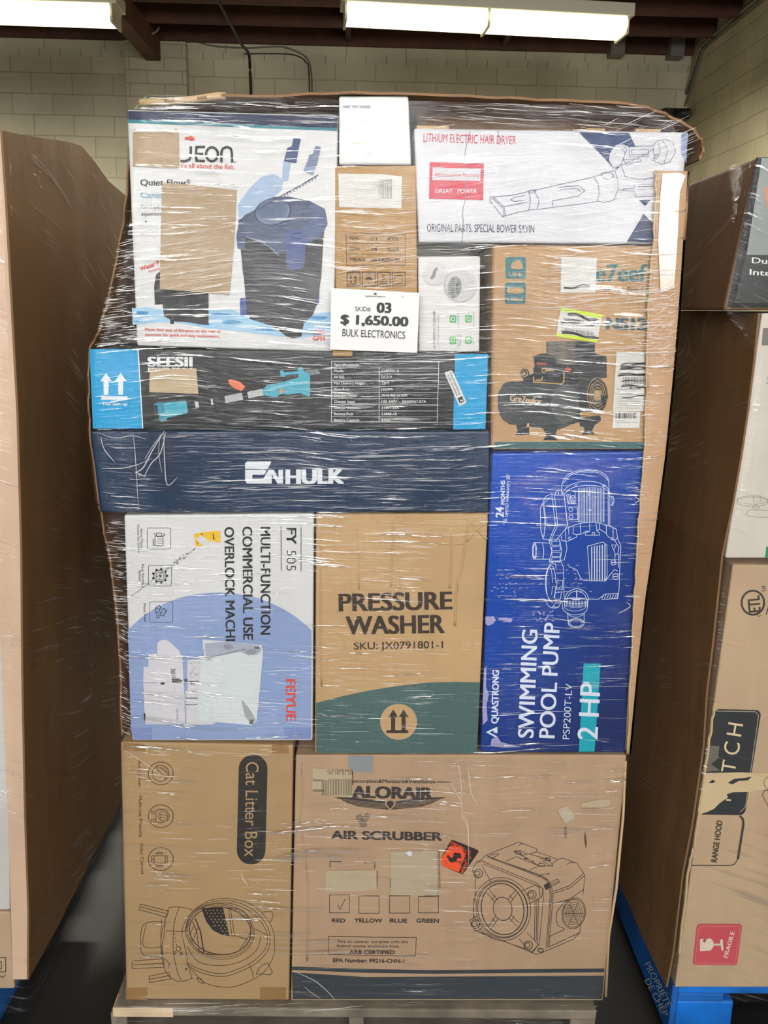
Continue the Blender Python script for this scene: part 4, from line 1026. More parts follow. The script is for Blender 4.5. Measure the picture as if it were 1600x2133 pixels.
p.line([(930, 1260), (930, 1330)], 8, LW); p.rect(890, 1335, 960, 1345, LW)
p.at(ZJ); p.curve([(800, 45), (812, 120), (860, 158), (920, 168), (985, 155), (1020, 120), (1030, 40)], 5, LW); p.curve([(820, 60), (835, 115), (920, 135), (1000, 110), (1015, 50)], 4, LW); p.ell(922, 45, 105, 26, LW, 5)
for i in range(8): x = 825 + i * 26; p.rect(x, 42 + (6 if 1 < i < 6 else 0), x + 15, 92 + (10 if 1 < i < 6 else 0), LW, 4)
p.line([(848, 150), (858, 240)], 5, LW); p.line([(996, 150), (994, 240)], 5, LW); p.ell(925, 240, 70, 40, LW, 6); p.ell(925, 240, 56, 29, LW, 5); p.curve([(850, 165), (920, 188), (996, 165)], 4, LW)
p.poly([(668, 0), (760, 95), (780, 90), (800, 60), (760, 60), (700, -20)], '#20408f'); p.curve([(652, 30), (690, 95), (760, 105), (790, 60)], 5, LW); p.line([(740, 65), (790, 60), (770, 100), (720, 95), (740, 65)], 5, LW)
p.build('product_drawing', b, 'white line drawing of the pump')
p = Print().at(ZI).up(2); W1 = '#d5dff2'
p.text('24', (290, 622), (290, 528), 68, W1, .04); p.text('MONTHS', (302, 508), (302, 295), 36, W1, .03); p.text('LIMITED WARRANTY', (327, 615), (345, 298), 24, W1, .015)
for k in range(3): p.line([(318 + k * 12, 242 + k * 4), (318 + k * 12, 288)], 5, W1); p.line([(294 + k * 12, 632), (294 + k * 12, 678 - k * 12)], 5, W1)
p.at(ZJ); p.text('QUASTRONG', (238, 1122), (250, 655), 56, W1, .035); p.line([(232, 1158), (150, 1196), (230, 1240)], 16, W1); p.poly([(195, 1170), (235, 1150), (236, 1205), (205, 1200)], W1)
p.text('SWIMMING', (550, 1248), (588, 300), 134, W1, .02); p.text('POOL PUMP', (735, 1250), (782, 240), 134, W1, .02); p.text('PSP200T-LV', (866, 1258), (892, 772), 60, W1, -.005)
p.text('2 HP', (1110, 1264), (1138, 768), 172, W1, .015)
p.build('printed_lettering', b)
p = Print().at(ZJ).up(1); p.poly([(992, 596), (1140, 597), (1088, 1368), (950, 1370)], '#12a3b8'); p.build('printed_band', b, 'turquoise bar')
bm = tube_bm(ridge([(1348, 950), (1344, 1050), (1332, 1200), (1320, 1330), (1312, 1450), (1306, 1560)], .005), .005, 8)
link('torn_edge', mesh_bm(bm), b, [MATS['raw_board_edge']], smooth=True)

# ---- navy carton ---------------------------------------------------
b = carton('navy_carton', 'long dark navy carton with broad white lettering, lying under the cyan-ended carton',
           [(188, 898), (1021, 898), (1018, 1067), (209, 1067)], board('navy', '#1b3350', rough=.35, dent=.3, vary=.12), .55)
p = Print().at(ZE); NV = '#142a47'
p.poly([(470, 690), (690, 690), (708, 1150), (600, 1140), (500, 1112)], NV); p.poly([(210, 690), (262, 690), (262, 788), (215, 788)], '#1f3e5e'); p.ell(692, 1297, 98, 80, NV, a0=180, a1=360); p.line([(350, 690), (372, 900), (395, 1298)], 4, '#10243c')
p.build('printed_pattern', b, 'darker navy panels')
p = Print().at(ZE).up(2); WW = '#d9dee6'
p.poly([(1218, 912), (1402, 912), (1374, 968), (1203, 968), (1203, 926)], WW)
p.poly([(1203, 976), (1368, 976), (1348, 1012), (1258, 1012), (1258, 1042), (1342, 1042), (1380, 976), (1420, 976), (1455, 1040), (1455, 976), (1490, 976), (1490, 1080), (1448, 1080), (1405, 1010), (1405, 1080), (1218, 1080), (1203, 1062)], WW)
p.text('HULK', (1508, 1080), (1952, 1078), 104, WW, .06)
p.build('printed_lettering', b)
# ---- black and cyan tool carton --------------------------------------
b = carton('power_tool_carton', 'long black carton with cyan ends and a cyan pump tool, lying on the navy carton',
           [(185, 725), (1020, 735), (1014, 896), (192, 896)], board('soft_black', '#202427', rough=.35, dent=.3, vary=.15), .55)
p = Print().at(ZE); CY = '#159bd3'
p.poly([(24, 62), (388, 62), (425, 664), (50, 664)], CY); p.at(ZF); p.poly([(1265, 100), (1515, 100), (1495, 668), (1250, 670)], CY); p.build('printed_band', b, 'cyan ends')
p = Print().at(ZE).up(); WH = '#dfe3e6'
p.poly([(388, 62), (396, 62), (432, 664), (425, 664)], WH)
for dx in (0, 111): p.poly([(150 + dx, 243), (194 + dx, 306), (170 + dx, 304), (167 + dx + (dx > 0) * 0, 408), (133 + dx, 408), (130 + dx, 304), (106 + dx, 306)], WH)
p.rect(114, 419, 312, 445, WH); p.text('This side up', (120, 487), (312, 489), 22, WH, .02)
p.text('SEESII', (463, 194), (806, 194), 72, WH, .045); p.text('POWER TOOLS', (468, 236), (805, 238), 34, WH, .05)
p.at(ZF)
for q in ([(330, 153), (1142, 160), (1130, 615), (330, 613), (330, 153)], [(690, 205), (690, 613)]): p.line(q, 3, WH)
for y in (205, 252, 298, 343, 388, 435, 482, 528, 573): p.line([(330, y), (1140, y + 2)], 2.2, WH)
rows = [('Modle', 'CLP020C-2'), ('RATED', 'DC21V'), ('Max Delivery Height', '22FT'), ('Flow Rate', '12GPM'), ('Charger Model', 'XH2100-1670M'), ('Charger Input', '100-240V~, 50/60Hz1.67A'), ('Charger Output', '21.0V1.67A'), ('Battery Pack', '21840-10'), ('Battery Capacity', '4.0Ah')]
wl = [70, 76, 232, 115, 172, 158, 178, 146, 193]; wr = [132, 80, 58, 82, 193, 338, 132, 115, 63]
p.text('Specifications:', (350, 190), (540, 190), 20, WH, .01)
for i, (a, c_) in enumerate(rows):
    y = 236 + i * 46.3; p.text(a, (350, y), (350 + wl[i], y), 19, WH, .01); p.text(c_, (708, y), (708 + wr[i], y), 19, WH, .01)
p.build('printed_lettering', b)
p = Print().at(ZE).up(); C1 = '#47a7bf'; C2 = '#2f8aa3'
p.poly([(765, 462), (1048, 412), (1056, 468), (772, 518)], '#2a2b2d'); p.poly([(580, 470), (750, 452), (764, 480), (768, 545), (605, 585), (590, 520)], C1); p.poly([(540, 468), (575, 465), (592, 520), (612, 590), (605, 605), (575, 612), (550, 600), (520, 540), (515, 480)], C2); p.up()
p.poly([(518, 488), (536, 486), (556, 600), (540, 590), (524, 540)], '#20262a'); p.poly([(820, 462), (846, 458), (856, 502), (830, 506)], '#b9bec0'); p.poly([(943, 440), (955, 438), (962, 484), (948, 486)], '#b9bec0')
p.poly([(1046, 418), (1190, 390), (1200, 444), (1055, 470)], '#a9adb0'); p.poly([(1176, 388), (1214, 380), (1226, 438), (1190, 446)], '#1c1d20'); p.poly([(1218, 386), (1335, 362), (1345, 410), (1230, 436)], '#b4b8bb')
p.poly([(1330, 375), (1370, 335), (1460, 318), (1527, 300), (1608, 275), (1600, 215), (1630, 193), (1650, 232), (1692, 240), (1697, 400), (1690, 425), (1620, 395), (1530, 405), (1475, 402), (1430, 427), (1350, 412)], C1)
p.poly([(1466, 228), (1486, 222), (1502, 240), (1612, 226), (1612, 250), (1515, 258), (1496, 274), (1472, 262)], C1); p.poly([(1655, 225), (1752, 212), (1772, 250), (1692, 262)], '#6d7a80'); p.up()
p.poly([(1345, 385), (1420, 345), (1560, 318), (1680, 300), (1680, 318), (1560, 335), (1430, 365)], '#6fc0d2'); p.ell(1478, 380, 14, 18, '#d98d5a'); p.line([(1420, 430), (1422, 450)], 4, C2)
p.poly([(1074, 302), (1092, 288), (1165, 310), (1190, 335), (1208, 348), (1188, 362), (1176, 382), (1110, 352), (1088, 330)], '#e0764d'); p.line([(1092, 300), (1160, 322), (1180, 350)], 4, '#f0a080')
p.build('product_picture', b, 'cyan pump tool picture')
p = Print().at(ZE); p.lift = .0022; p.poly([(482, 210), (833, 209), (850, 400), (478, 388)], '#bda98a'); p.build('brown_patch', b, 'plain tan patch glued over lettering')
p = Print().at(ZF); p.lift = .0022; p.poly([(1186, 246), (1192, 236), (1236, 222), (1246, 228), (1350, 460), (1346, 470), (1304, 490), (1292, 486)], '#d5d7d8'); p.up()
p.text('Expedited Parcel', (1224, 240), (1297, 410), 14, TX); p.text('Colis Acc\u00e9l\u00e9r\u00e9s', (1206, 262), (1275, 415), 14, TX); p.poly([(1283, 432), (1320, 418), (1336, 455), (1300, 472)], '#22262a'); p.up(); p.text('2', (1298, 440), (1305, 462), 26, '#dddddd', .03)
p.build('shipping_sticker', b, 'white parcel sticker')

# ---- canister filter carton ---------------------------------------------
b = carton('canister_filter_carton', 'white aquarium filter carton with navy top band and two tan patches, beside the price sign',
           [(264, 228), (705, 240), (694, 733), (285, 720)], board('gloss_white', '#d3d4d6', rough=.4, dent=.3, vary=.04), .45)
p = Print(); p.poly([(265, 231), (704, 243), (703, 267), (266, 249)], '#232c4e'); p.poly([(266, 249), (703, 267), (703, 273), (266, 256)], '#2c7f8c')
p.build('printed_band', b, 'navy and teal top band')
p = Print().at(ZA).up(); DB = '#2b2c31'; RD = '#d5483c'; W = 15
p.line([(622, 300), (622, 358), (612, 380), (590, 388), (560, 388)], W, DB); p.line([(706, 304), (656, 304), (652, 345), (656, 386), (706, 388)], W, DB); p.line([(656, 345), (696, 345)], W, DB)
p.ell(748, 347, 35, 41, DB, W); p.line([(804, 396), (804, 335), (812, 314), (835, 303), (858, 312), (866, 335), (868, 396)], W, DB)
p.ell(884, 393, 5, 5, DB, 1.5)
p.text("t's all about the fish.", (562, 426), (884, 436), 27, RD, .01); p.text('Quiet Flow', (322, 532), (592, 534), 36, DB, .015); p.text('\u00ae', (596, 522), (620, 522), 24, DB)
p.text('Canis', (322, 606), (450, 607), 36, '#8fb4cd', .02); p.text('For freshv', (325, 669), (452, 670), 22, DB, 0, .2); p.text('aquarium', (327, 711), (452, 712), 22, DB, 0, .2); p.ell(336, 757, 4, 4, DB); p.text('F', (350, 764), (364, 764), 20, DB)
p.text('Water P', (325, 1042), (438, 1000), 24, RD, .03); p.text('simplifi', (372, 1050), (440, 1032), 14, RD)
p.text('Places final step of filtration on the rear of', (348, 1396), (800, 1410), 17, RD, .01); p.text('aquarium for quick and easy replacement.', (350, 1426), (797, 1438), 17, RD, .01)
p.text('200', (1350, 1416), (1414, 1418), 27, RD, .03); p.text('GPH', (1346, 1454), (1418, 1457), 27, RD, .03)
p.poly([(580, 262), (594, 252), (582, 240), (600, 248), (622, 238), (640, 246), (648, 258), (630, 266), (600, 258)], RD)
p.build('printed_lettering', b)
p = Print().at(ZA); WB = '#9cc4e0'; WD = '#4f8fc4'; WL = '#c7dcea'
p.poly([(272, 1262), (360, 1258), (480, 1272), (620, 1280), (740, 1276), (880, 1272), (920, 1300), (1020, 1335), (1150, 1365), (1300, 1300), (1456, 1284), (1462, 1400), (1380, 1425), (1270, 1442), (1150, 1430), (1000, 1412), (850, 1395), (700, 1380), (560, 1352), (430, 1348), (276, 1362)], WB); p.up()
for i, (x, y, rx, ry, c_) in enumerate(((330, 1290, 55, 14, WD), (380, 1325, 70, 10, WL), (560, 1310, 60, 12, WL), (800, 1300, 80, 12, WD), (860, 1345, 70, 14, WD), (960, 1370, 90, 12, WL), (1060, 1390, 80, 10, WD), (1380, 1320, 60, 16, WD), (1400, 1370, 50, 14, WL), (760, 1340, 60, 10, WL), (300, 1340, 26, 8, WD), (1330, 1395, 60, 8, WD), (700, 1360, 50, 6, WD))): p.poly(blob(x, y, rx, ry, i, 18, .4), c_)
p.up(); BLK = '#222327'
p.poly([(452, 1140), (728, 1175), (728, 1362), (660, 1355), (600, 1345), (522, 1342), (522, 1356), (500, 1356), (498, 1330), (462, 1310), (455, 1240), (408, 1242), (404, 1130), (416, 1062), (440, 1045)], BLK)
p.poly([(915, 1204), (946, 1200), (962, 1315), (915, 1305)], '#46589a'); p.poly([(1380, 1140), (1388, 1150), (1385, 1235), (1365, 1250)], '#3d4f88')
body = '#3a3c42'
p.poly([(918, 915), (945, 830), (1080, 850), (1200, 880), (1420, 740), (1408, 900), (1398, 1080), (1372, 1240), (1345, 1310), (1295, 1350), (1280, 1432), (1230, 1442), (1190, 1430), (1130, 1380), (972, 1325), (955, 1290), (935, 1050)], body)
hd = '#4c5a75'
p.poly([(892, 832), (910, 742), (1000, 652), (1090, 602), (1200, 598), (1330, 625), (1420, 672), (1436, 762), (1400, 832), (1300, 892), (1190, 920), (1140, 945), (1090, 900), (1000, 858), (948, 838), (946, 918), (900, 908)], hd)
p.poly([(900, 650), (960, 562), (1040, 482), (1120, 462), (1170, 500), (1162, 562), (1080, 622), (980, 692), (910, 722)], '#a3b9d6')
p.poly([(1165, 505), (1170, 395), (1215, 400), (1200, 505)], '#9fb6d4'); p.poly([(1290, 450), (1312, 390), (1372, 400), (1350, 470)], '#8c9cb9')
p.up()
p.poly([(1196, 310), (1222, 300), (1235, 248), (1276, 257), (1262, 322), (1250, 400), (1176, 390)], '#3e4f7c'); p.poly([(1310, 425), (1326, 352), (1348, 345), (1362, 297), (1396, 304), (1382, 370), (1368, 422)], '#7884a0')
p.ell(1110, 690, 106, 78, '#6b7a95', 0, rot=-12); p.ell(1110, 690, 106, 78, '#2f3a52', 6, rot=-12); p.ell(1108, 672, 92, 62, '#5a6a88', 0, rot=-12)
p.poly([(1330, 628), (1420, 675), (1430, 755), (1398, 820), (1300, 880), (1290, 800), (1345, 720)], '#56658a'); p.line([(905, 742), (1000, 690), (1150, 600), (1260, 540), (1380, 470)], 5, '#3b4a68')
for i in range(26): u = i / 26; p.line([(905 + 475 * u, 742 - 272 * u), (905 + 475 * u + 2, 742 - 272 * u + 16)], 4, '#3b4a68')
p.up()
p.rr(1188, 788, 1305, 1030, 40, '#4a5a8c', quad=[(1188, 790), (1306, 800), (1298, 1030), (1190, 1036)]); p.line([(1230, 815), (1278, 818), (1272, 850), (1225, 842), (1230, 815)], 4, '#2b3556'); p.line([(1200, 985), (1296, 985)], 4, '#2b3556')
p.line([(948, 838), (1030, 862), (1100, 905), (1145, 950)], 5, '#8e97ab')
for i in range(12): x = 960 + i * 36; p.line([(x, 960 + (i % 4) * 20), (x + 4, 1290 - abs(i - 6) * 10)], 2.2, '#4c4e55')
p.line([(935, 1060), (925, 920)], 5, '#2b2d33'); p.poly([(1090, 1236), (1200, 1233), (1240, 1240), (1180, 1246)], '#b9bcc2')
p.build('product_picture', b, 'charcoal and blue canister filter picture')
p = Print().at(ZA); p.lift = .0025; PT = '#ae977a'
p.poly([(278, 215), (526, 213), (528, 194), (549, 204), (555, 431), (278, 419)], PT).cut('brown_patch', b, 'plain tan patch glued over the print'); p.poly([(452, 520), (560, 522), (895, 562), (878, 900), (852, 1185), (640, 1165), (438, 1146)], PT); p.build('brown_patch', b, 'plain tan patch glued over the print')

# ---- white small carton ---------------------------------------------------
b = carton('glossy_white_carton', 'narrow glossy white carton at the very top, directly above the brown weight-marked carton',
           [(706, 200), (851, 200), (857, 343), (706, 343)], board('white_gloss', '#d9dbdd', rough=.22, dent=.3, vary=.03), .4, -.004)
p = Print(-.004).at(ZB); p.rect(120, 148, 345, 166, '#a9abc0', 2); p.rect(130, 152, 180, 162, '#8a8ca8'); p.rect(200, 152, 240, 162, '#8a8ca8'); p.rect(255, 152, 335, 162, '#8a8ca8'); p.rect(205, 428, 300, 436, '#ddd68e')
p.build('printed_mark', b)
# ---- brown weight-marked carton -------------------------------------------
b = carton('brown_carton', 'narrow upright brown carton with weight table and handling symbols, behind the price sign',
           [(694, 346), (867, 344), (871, 733), (701, 733)], board('kraft_gold', '#b18b58', dent=.4), .4)
p = Print().at(ZB); DG = '#5d4a38'
p.line([(150, 1122), (605, 1132), (605, 1370), (155, 1368), (150, 1122)], 5, DG); p.line([(150, 1200), (605, 1205)], 4, DG); p.line([(150, 1285), (605, 1290)], 4, DG)
p.text('NW:', (178, 1176), (256, 1176), 27, DG, .03); p.text('21', (338, 1182), (388, 1182), 27, DG, .03); p.text('KGS', (470, 1182), (556, 1182), 27, DG, .03)
p.text('GW:', (178, 1258), (258, 1258), 27, DG, .03); p.text('24', (340, 1260), (390, 1260), 27, DG, .03); p.text('KGS', (470, 1262), (556, 1262), 27, DG, .03)
p.text('MEAS:', (180, 1338), (300, 1338), 26, DG, .03); p.text('70.5X25CM', (340, 1340), (560, 1342), 26, DG, .03)
for x0 in (160, 275, 390, 506): p.rect(x0, 1424, x0 + 98, 1530, DG, 6)
for x0 in (188, 222): p.poly([(x0, 1446), (x0 + 15, 1472), (x0 + 5, 1470), (x0 + 5, 1508), (x0 - 5, 1508), (x0 - 5, 1470), (x0 - 15, 1472)], DG)
p.rect(172, 1512, 246, 1518, DG); p.poly([(295, 1482), (305, 1465), (325, 1458), (345, 1465), (356, 1482)], DG); p.line([(325, 1480), (325, 1512), (315, 1516)], 5, DG)
for i in range(12): p.ell(300 + (i % 5) * 12, 1436 + (i // 5) * 9, 3, 3, DG)
p.text('5', (425, 1482), (450, 1482), 36, DG, .04); p.rect(408, 1494, 472, 1500, DG); p.rect(408, 1508, 472, 1516, DG); p.rect(520, 1450, 580, 1512, DG, 5)
p.build('printed_lettering', b)
p = Print().at(ZB).up(); p.poly([(92, 668), (400, 672), (578, 690), (575, 935), (240, 930), (98, 925)], '#d8d7d4'); p.up(); p.barcode(400, 710, 510, 860, '#8d8a86', 14, 4); p.text('Deliver to', (380, 770), (470, 772), 16, '#8d8a86')  # label's wide white area also stands in for reflection on the film
p.build('shipping_label', b, 'white shipping label, its white also standing in for film reflection')
p = Print().at(ZB); p.lift = .004
link('crushed_flap', mesh_bm(box_bm(PY(693, 737, -.006).x, PY(735, 737, -.006).x, -.012, .0, PY(700, 742, -.006).z, PY(700, 733, -.006).z + .012, bev=.002)), b, [MATS['kraft_gold']])
# ---- ultrasonic cleaner ------------------------------------------------------
b = carton('ultrasonic_cleaner_carton', 'small white carton with a white sphere picture, immediately beside the price sign',
           [(871, 534), (1001, 533), (999, 733), (872, 732)], board('clean_white', '#d3d3d4', rough=.4, dent=.1, flute=.1, vary=.02), .35)
p = Print().at(ZB); p.ell(832, 1440, 98, 92, '#bdbdbf', 0, rot=-20); p.ell(828, 1432, 92, 86, '#c9c9cb', 0, rot=-20); p.curve([(800, 1475), (822, 1450), (830, 1415), (850, 1392)], 24, '#8b8d90'); p.line([(798, 1478), (848, 1392)], 4, '#6d6f73')
p.ell(1025, 1532, 128, 128, '#b3b3b6'); p.ell(1032, 1525, 118, 118, '#c6c6c9'); p.up(); p.ell(982, 1540, 54, 86, '#9b9da0', 0, rot=8); p.up()
for i in range(9): p.line([(945 + abs(i - 4) * 3, 1475 + i * 17), (985, 1478 + i * 17)], 6, '#5f6165')
for i in range(7): p.line([(992, 1530), (992 + 38 * math.cos(-.9 + i * .35), 1530 + 70 * math.sin(-.9 + i * .35))], 5, '#5f6165')
p.build('product_picture', b, 'white sphere shaped cleaner picture')
p = Print().at(ZB); GY = '#55575b'
p.text('ULTRASONIC CLEANER', (836, 2008), (836, 1722), 19, GY); p.text('Your Everyday Cleaning Companion', (862, 2003), (862, 1750), 11, '#8a8c90')
for x, y0, y1, s in ((1014, 1840, 1722, '3 Cleaning Modes'), (1132, 1835, 1725, 'Easy Operation'), (1012, 2000, 1895, 'Ultra Vibration'), (1130, 1972, 1915, 'Portable'), (1030, 1990, 1905, 'Cleaning')): p.text(s, (x, y0), (x, y1), 11, '#77797d')
for x, y in ((970, 1783), (1089, 1780), (969, 1947), (1088, 1944)): p.rr(x - 26, y - 30, x + 26, y + 30, 12, '#6fb37c')
p.up()
for x, y in ((970, 1783), (1089, 1780), (969, 1947), (1088, 1944)): p.ell(x, y, 13, 15, '#d5ead8', 4)
p.build('printed_lettering', b)
# ---- leaf blower carton ---------------------------------------------------------
b = carton('hair_dryer_carton', 'long white carton with red hair dryer lettering and a blower line drawing',
           [(862, 267), (1436, 275), (1406, 508), (872, 505)], board('offwhite_print', '#cdced6', rough=.4, dent=.5, vary=.05), .45)
p = Print().at(ZC); NB = '#24406f'
p.poly([(892, 92), (1162, 96), (1200, 172), (1240, 290), (1080, 286), (1000, 200)], NB); p.poly([(1215, 455), (1282, 455), (1248, 488)], '#1e2c58'); p.poly([(1240, 530), (1290, 580), (1390, 620), (1380, 684), (1148, 684)], '#1e2c58')
p.poly([(1445, 95), (1478, 98), (1470, 260), (1440, 200)], '#8698bd')
p.build('printed_pattern', b, 'navy printed shapes')
p = Print().at(ZC).up(); RR = '#c7304a'
p.text('LITHIUM ELECTRIC HAIR DRYER', (57, 144), (555, 158), 46, RR, .0); p.text('ORIGINAL PARTS, SPECIAL BOWER SAVIN', (76, 626), (652, 632), 42, '#2a2a45', -.004)
p.poly([(91, 252), (382, 261), (378, 456), (87, 450)], RR); p.up(); p.poly([(106, 282), (364, 288), (362, 353), (104, 350)], '#cdced6'); p.up(); p.text('Efficient Lithium Electricity', (118, 330), (357, 331), 18, RR, .01); p.text('GREAT   POWER', (120, 418), (345, 420), 22, '#dcd6de', .01)
p.build('printed_lettering', b)
p = Print().at(ZC).up(); GL = '#60637f'; LT = '#cdced6'
p.poly([(1052, 240), (1060, 200), (1090, 160), (1130, 155), (1165, 172), (1290, 165), (1310, 140), (1360, 128), (1400, 150), (1410, 200), (1380, 250), (1310, 270), (1305, 420), (1200, 440), (1090, 450), (1085, 300), (1120, 270), (1080, 286)], LT); p.up()
for q in ([(432, 438), (490, 492), (498, 538), (485, 548), (415, 462), (416, 436), (432, 438)], [(424, 443), (485, 500), (490, 540)], [(432, 438), (530, 432), (620, 410), (660, 402)], [(490, 492), (560, 478), (620, 465)], [(498, 542), (570, 520), (640, 508), (672, 505)],
          [(620, 410), (632, 440), (630, 480), (622, 508)], [(650, 406), (672, 440), (678, 470), (668, 507)], [(603, 432), (550, 440), (525, 455), (545, 464), (600, 458)], [(660, 402), (800, 370), (960, 335), (1090, 295)], [(675, 507), (760, 494), (880, 480), (1000, 462), (1020, 470), (1060, 462), (1100, 446)],
          [(782, 388), (890, 378), (925, 405), (890, 435), (752, 460), (750, 492)], [(790, 400), (880, 392), (902, 408)], [(975, 335), (997, 370), (1002, 420), (990, 464)], [(1085, 300), (1102, 350), (1102, 400), (1080, 452)], [(1010, 315), (1040, 305), (1075, 315), (1080, 330), (1050, 345), (1020, 335), (1010, 315)],
          [(1090, 295), (1120, 270), (1200, 235), (1245, 215), (1290, 185)], [(1120, 270), (1140, 330), (1200, 345), (1300, 340)], [(1065, 272), (1052, 240), (1060, 200), (1090, 160), (1130, 155), (1160, 170), (1290, 165)], [(1065, 272), (1080, 280), (1120, 264), (1137, 215), (1150, 185), (1130, 165)],
          [(1160, 170), (1165, 225), (1270, 222)], [(1175, 188), (1265, 185), (1268, 212), (1175, 212), (1175, 188)], [(1290, 165), (1310, 140), (1360, 128), (1400, 150), (1412, 200), (1382, 250), (1340, 265), (1300, 250), (1290, 165)], [(1320, 150), (1330, 200), (1310, 240)], [(1345, 140), (1370, 190), (1350, 255)],
          [(1130, 240), (1150, 265), (1230, 247), (1215, 235), (1130, 240)], [(1100, 400), (1190, 410), (1202, 440), (1290, 435), (1305, 420)], [(1130, 395), (1185, 395), (1190, 375), (1240, 372), (1300, 370)], [(1130, 410), (1130, 395)], [(1210, 385), (1295, 382)], [(1210, 400), (1295, 397)], [(1235, 350), (1300, 330), (1310, 300)],
          [(1085, 170), (1120, 178), (1140, 200), (1130, 240)], [(640, 400), (620, 408), (630, 418), (662, 410), (650, 398)]): p.line(q, 3, GL)
for i in range(5): p.line([(1282 + i * 4, 245 - i * 8), (1305 + i * 5, 238 - i * 8)], 3, GL)
p.build('product_drawing', b, 'grey line drawing of a blower')
p = Print().at(ZC).up(2); p.curve([(305, 90), (285, 180), (279, 250), (281, 350), (281, 450), (268, 520), (272, 600), (262, 682)], 3, '#77777c'); p.line([(458, 85), (462, 120), (465, 160)], 3, '#77777c'); p.build('crack_crease', b, 'long crack in the panel')
for x0, x1 in ((868, 936), (1222, 1262), (1325, 1378)):
    a, c_ = PY(x0, 268, .0), PY(x1, 268, .0); z0 = PY((x0 + x1) / 2, 268 + (x0 - 862) * .014, 0).z
    link('raised_flap', mesh_bm(box_bm(a.x, c_.x, .002, .05, z0 - .004, z0 + .005, bev=.001)), b, [kraft_box])
# ---- air compressor carton ----------------------------------------------------------
b = carton('air_compressor_carton', 'brown carton with a dark air compressor picture, standing on the blue pool pump carton',
           [(1026, 510), (1388, 512), (1348, 937), (1023, 937)], board('kraft_comp', '#b8946c', dent=.6), .5, bev=.008)
p = Print().at(ZD); TL = '#2f7077'
p.poly([(190, 1640), (1395, 1640), (1393, 1692), (192, 1690)], '#3a6468'); p.build('printed_band', b, 'teal band at the foot')
p = Print().at(ZD); KM = '#b8946c'
p.rr(276, 174, 440, 345, 20, TL); p.rr(273, 375, 438, 545, 20, TL)
p.text('e7eef', (990, 364), (1400, 366), 132, TL, .03); p.text('age.  High Flow Supp', (1035, 444), (1440, 446), 32, '#4b4038', 0, .15); p.text('NS12', (1072, 745), (1400, 752), 90, '#33525a', .06); p.up()
p.text('1.5Hp', (303, 320), (410, 321), 26, KM, .04); p.text('1.0Gal', (292, 522), (412, 523), 26, KM, .04); p.rr(288, 414, 422, 462, 22, KM)
p.poly([(345, 210), (360, 210), (360, 200), (395, 200), (400, 222), (412, 228), (412, 262), (395, 270), (350, 270), (325, 262), (318, 240), (330, 222)], KM)
p.build('printed_lettering', b)
p = Print().at(ZD); D1 = '#3d4346'; D2 = '#2e3336'; D3 = '#565c5d'; GO = '#b8935f'
p.poly([(600, 845), (870, 838), (990, 855), (985, 935), (1080, 962), (1082, 1130), (1000, 1140), (960, 1400), (860, 1400), (855, 1200), (420, 1200), (412, 1110), (500, 1100), (498, 960), (560, 940), (602, 935)], D2)
p.poly([(300, 1162), (420, 1158), (500, 1176), (860, 1180), (872, 1480), (800, 1502), (700, 1545), (560, 1530), (300, 1500), (290, 1460), (240, 1400), (216, 1320), (222, 1250), (255, 1190)], D1)
p.poly([(860, 1430), (1030, 1430), (1036, 1472), (980, 1512), (870, 1520)], D2)
for q in ([(360, 1495), (470, 1495), (465, 1550), (476, 1582), (358, 1586), (375, 1550)], [(560, 1500), (700, 1500), (670, 1600), (692, 1628), (575, 1628), (600, 1590)], [(890, 1510), (990, 1500), (965, 1550), (992, 1582), (886, 1582), (905, 1545)]): p.poly(q, D2)
p.up(); p.ell(752, 1335, 112, 155, D3); p.ell(300, 1325, 84, 160, '#444a4d'); p.poly([(603, 848), (830, 842), (832, 1030), (680, 1025), (668, 960), (603, 938)], '#5d5a52'); p.poly([(700, 850), (760, 850), (755, 1010), (700, 1010)], '#6d675b')
p.ell(1008, 1270, 84, 142, '#33393b'); p.ell(430, 1095, 36, 38, '#25282a'); p.up()
for k in (1, .82, .64, .46): p.ell(1008, 1270, 82 * k, 140 * k, GO, 4, n=8 if k < .9 else 30)
p.rr(982, 1228, 1034, 1312, 14, '#a58c66'); p.ell(428, 1095, 24, 28, GO, 5); p.ell(426, 1096, 10, 12, GO)
p.poly([(530, 1008), (605, 1012), (605, 1030), (528, 1028)], '#a8483c'); p.poly([(742, 1062), (775, 1045), (806, 1068), (770, 1088)], '#b5503c'); p.line([(500, 1120), (502, 1165), (560, 1168), (720, 1180), (740, 1165), (743, 1090)], 9, GO); p.line([(575, 1120), (560, 1150), (520, 1150)], 8, GO); p.line([(500, 985), (505, 1050)], 7, GO); p.ell(583, 1073, 15, 15, GO, 7); p.line([(600, 1073), (660, 1070)], 12, GO)
p.line([(700, 900), (700, 930)], 6, '#2e3336'); p.ell(705, 912, 16, 18, '#40423f', 5)
for i in range(8): p.line([(938 + i * 17, 985), (940 + i * 17, 1048)], 4, '#565c5d')
p.line([(875, 1440), (1030, 1425)], 7, GO); p.poly([(880, 1405), (1005, 1400), (1005, 1418), (880, 1425)], '#b8a070'); p.line([(860, 1180), (862, 1480)], 5, '#24292b'); p.poly([(455, 1490), (468, 1495), (462, 1522), (440, 1520)], GO)
p.text('Gre7eefor', (310, 1310), (562, 1342), 46, '#c9b190', .04)
p.build('product_picture', b, 'dark air compressor picture')
WH2 = '#d6d6d4'; NE = '#c3dd2a'; IK = '#1d1c22'; r = random.Random(2)
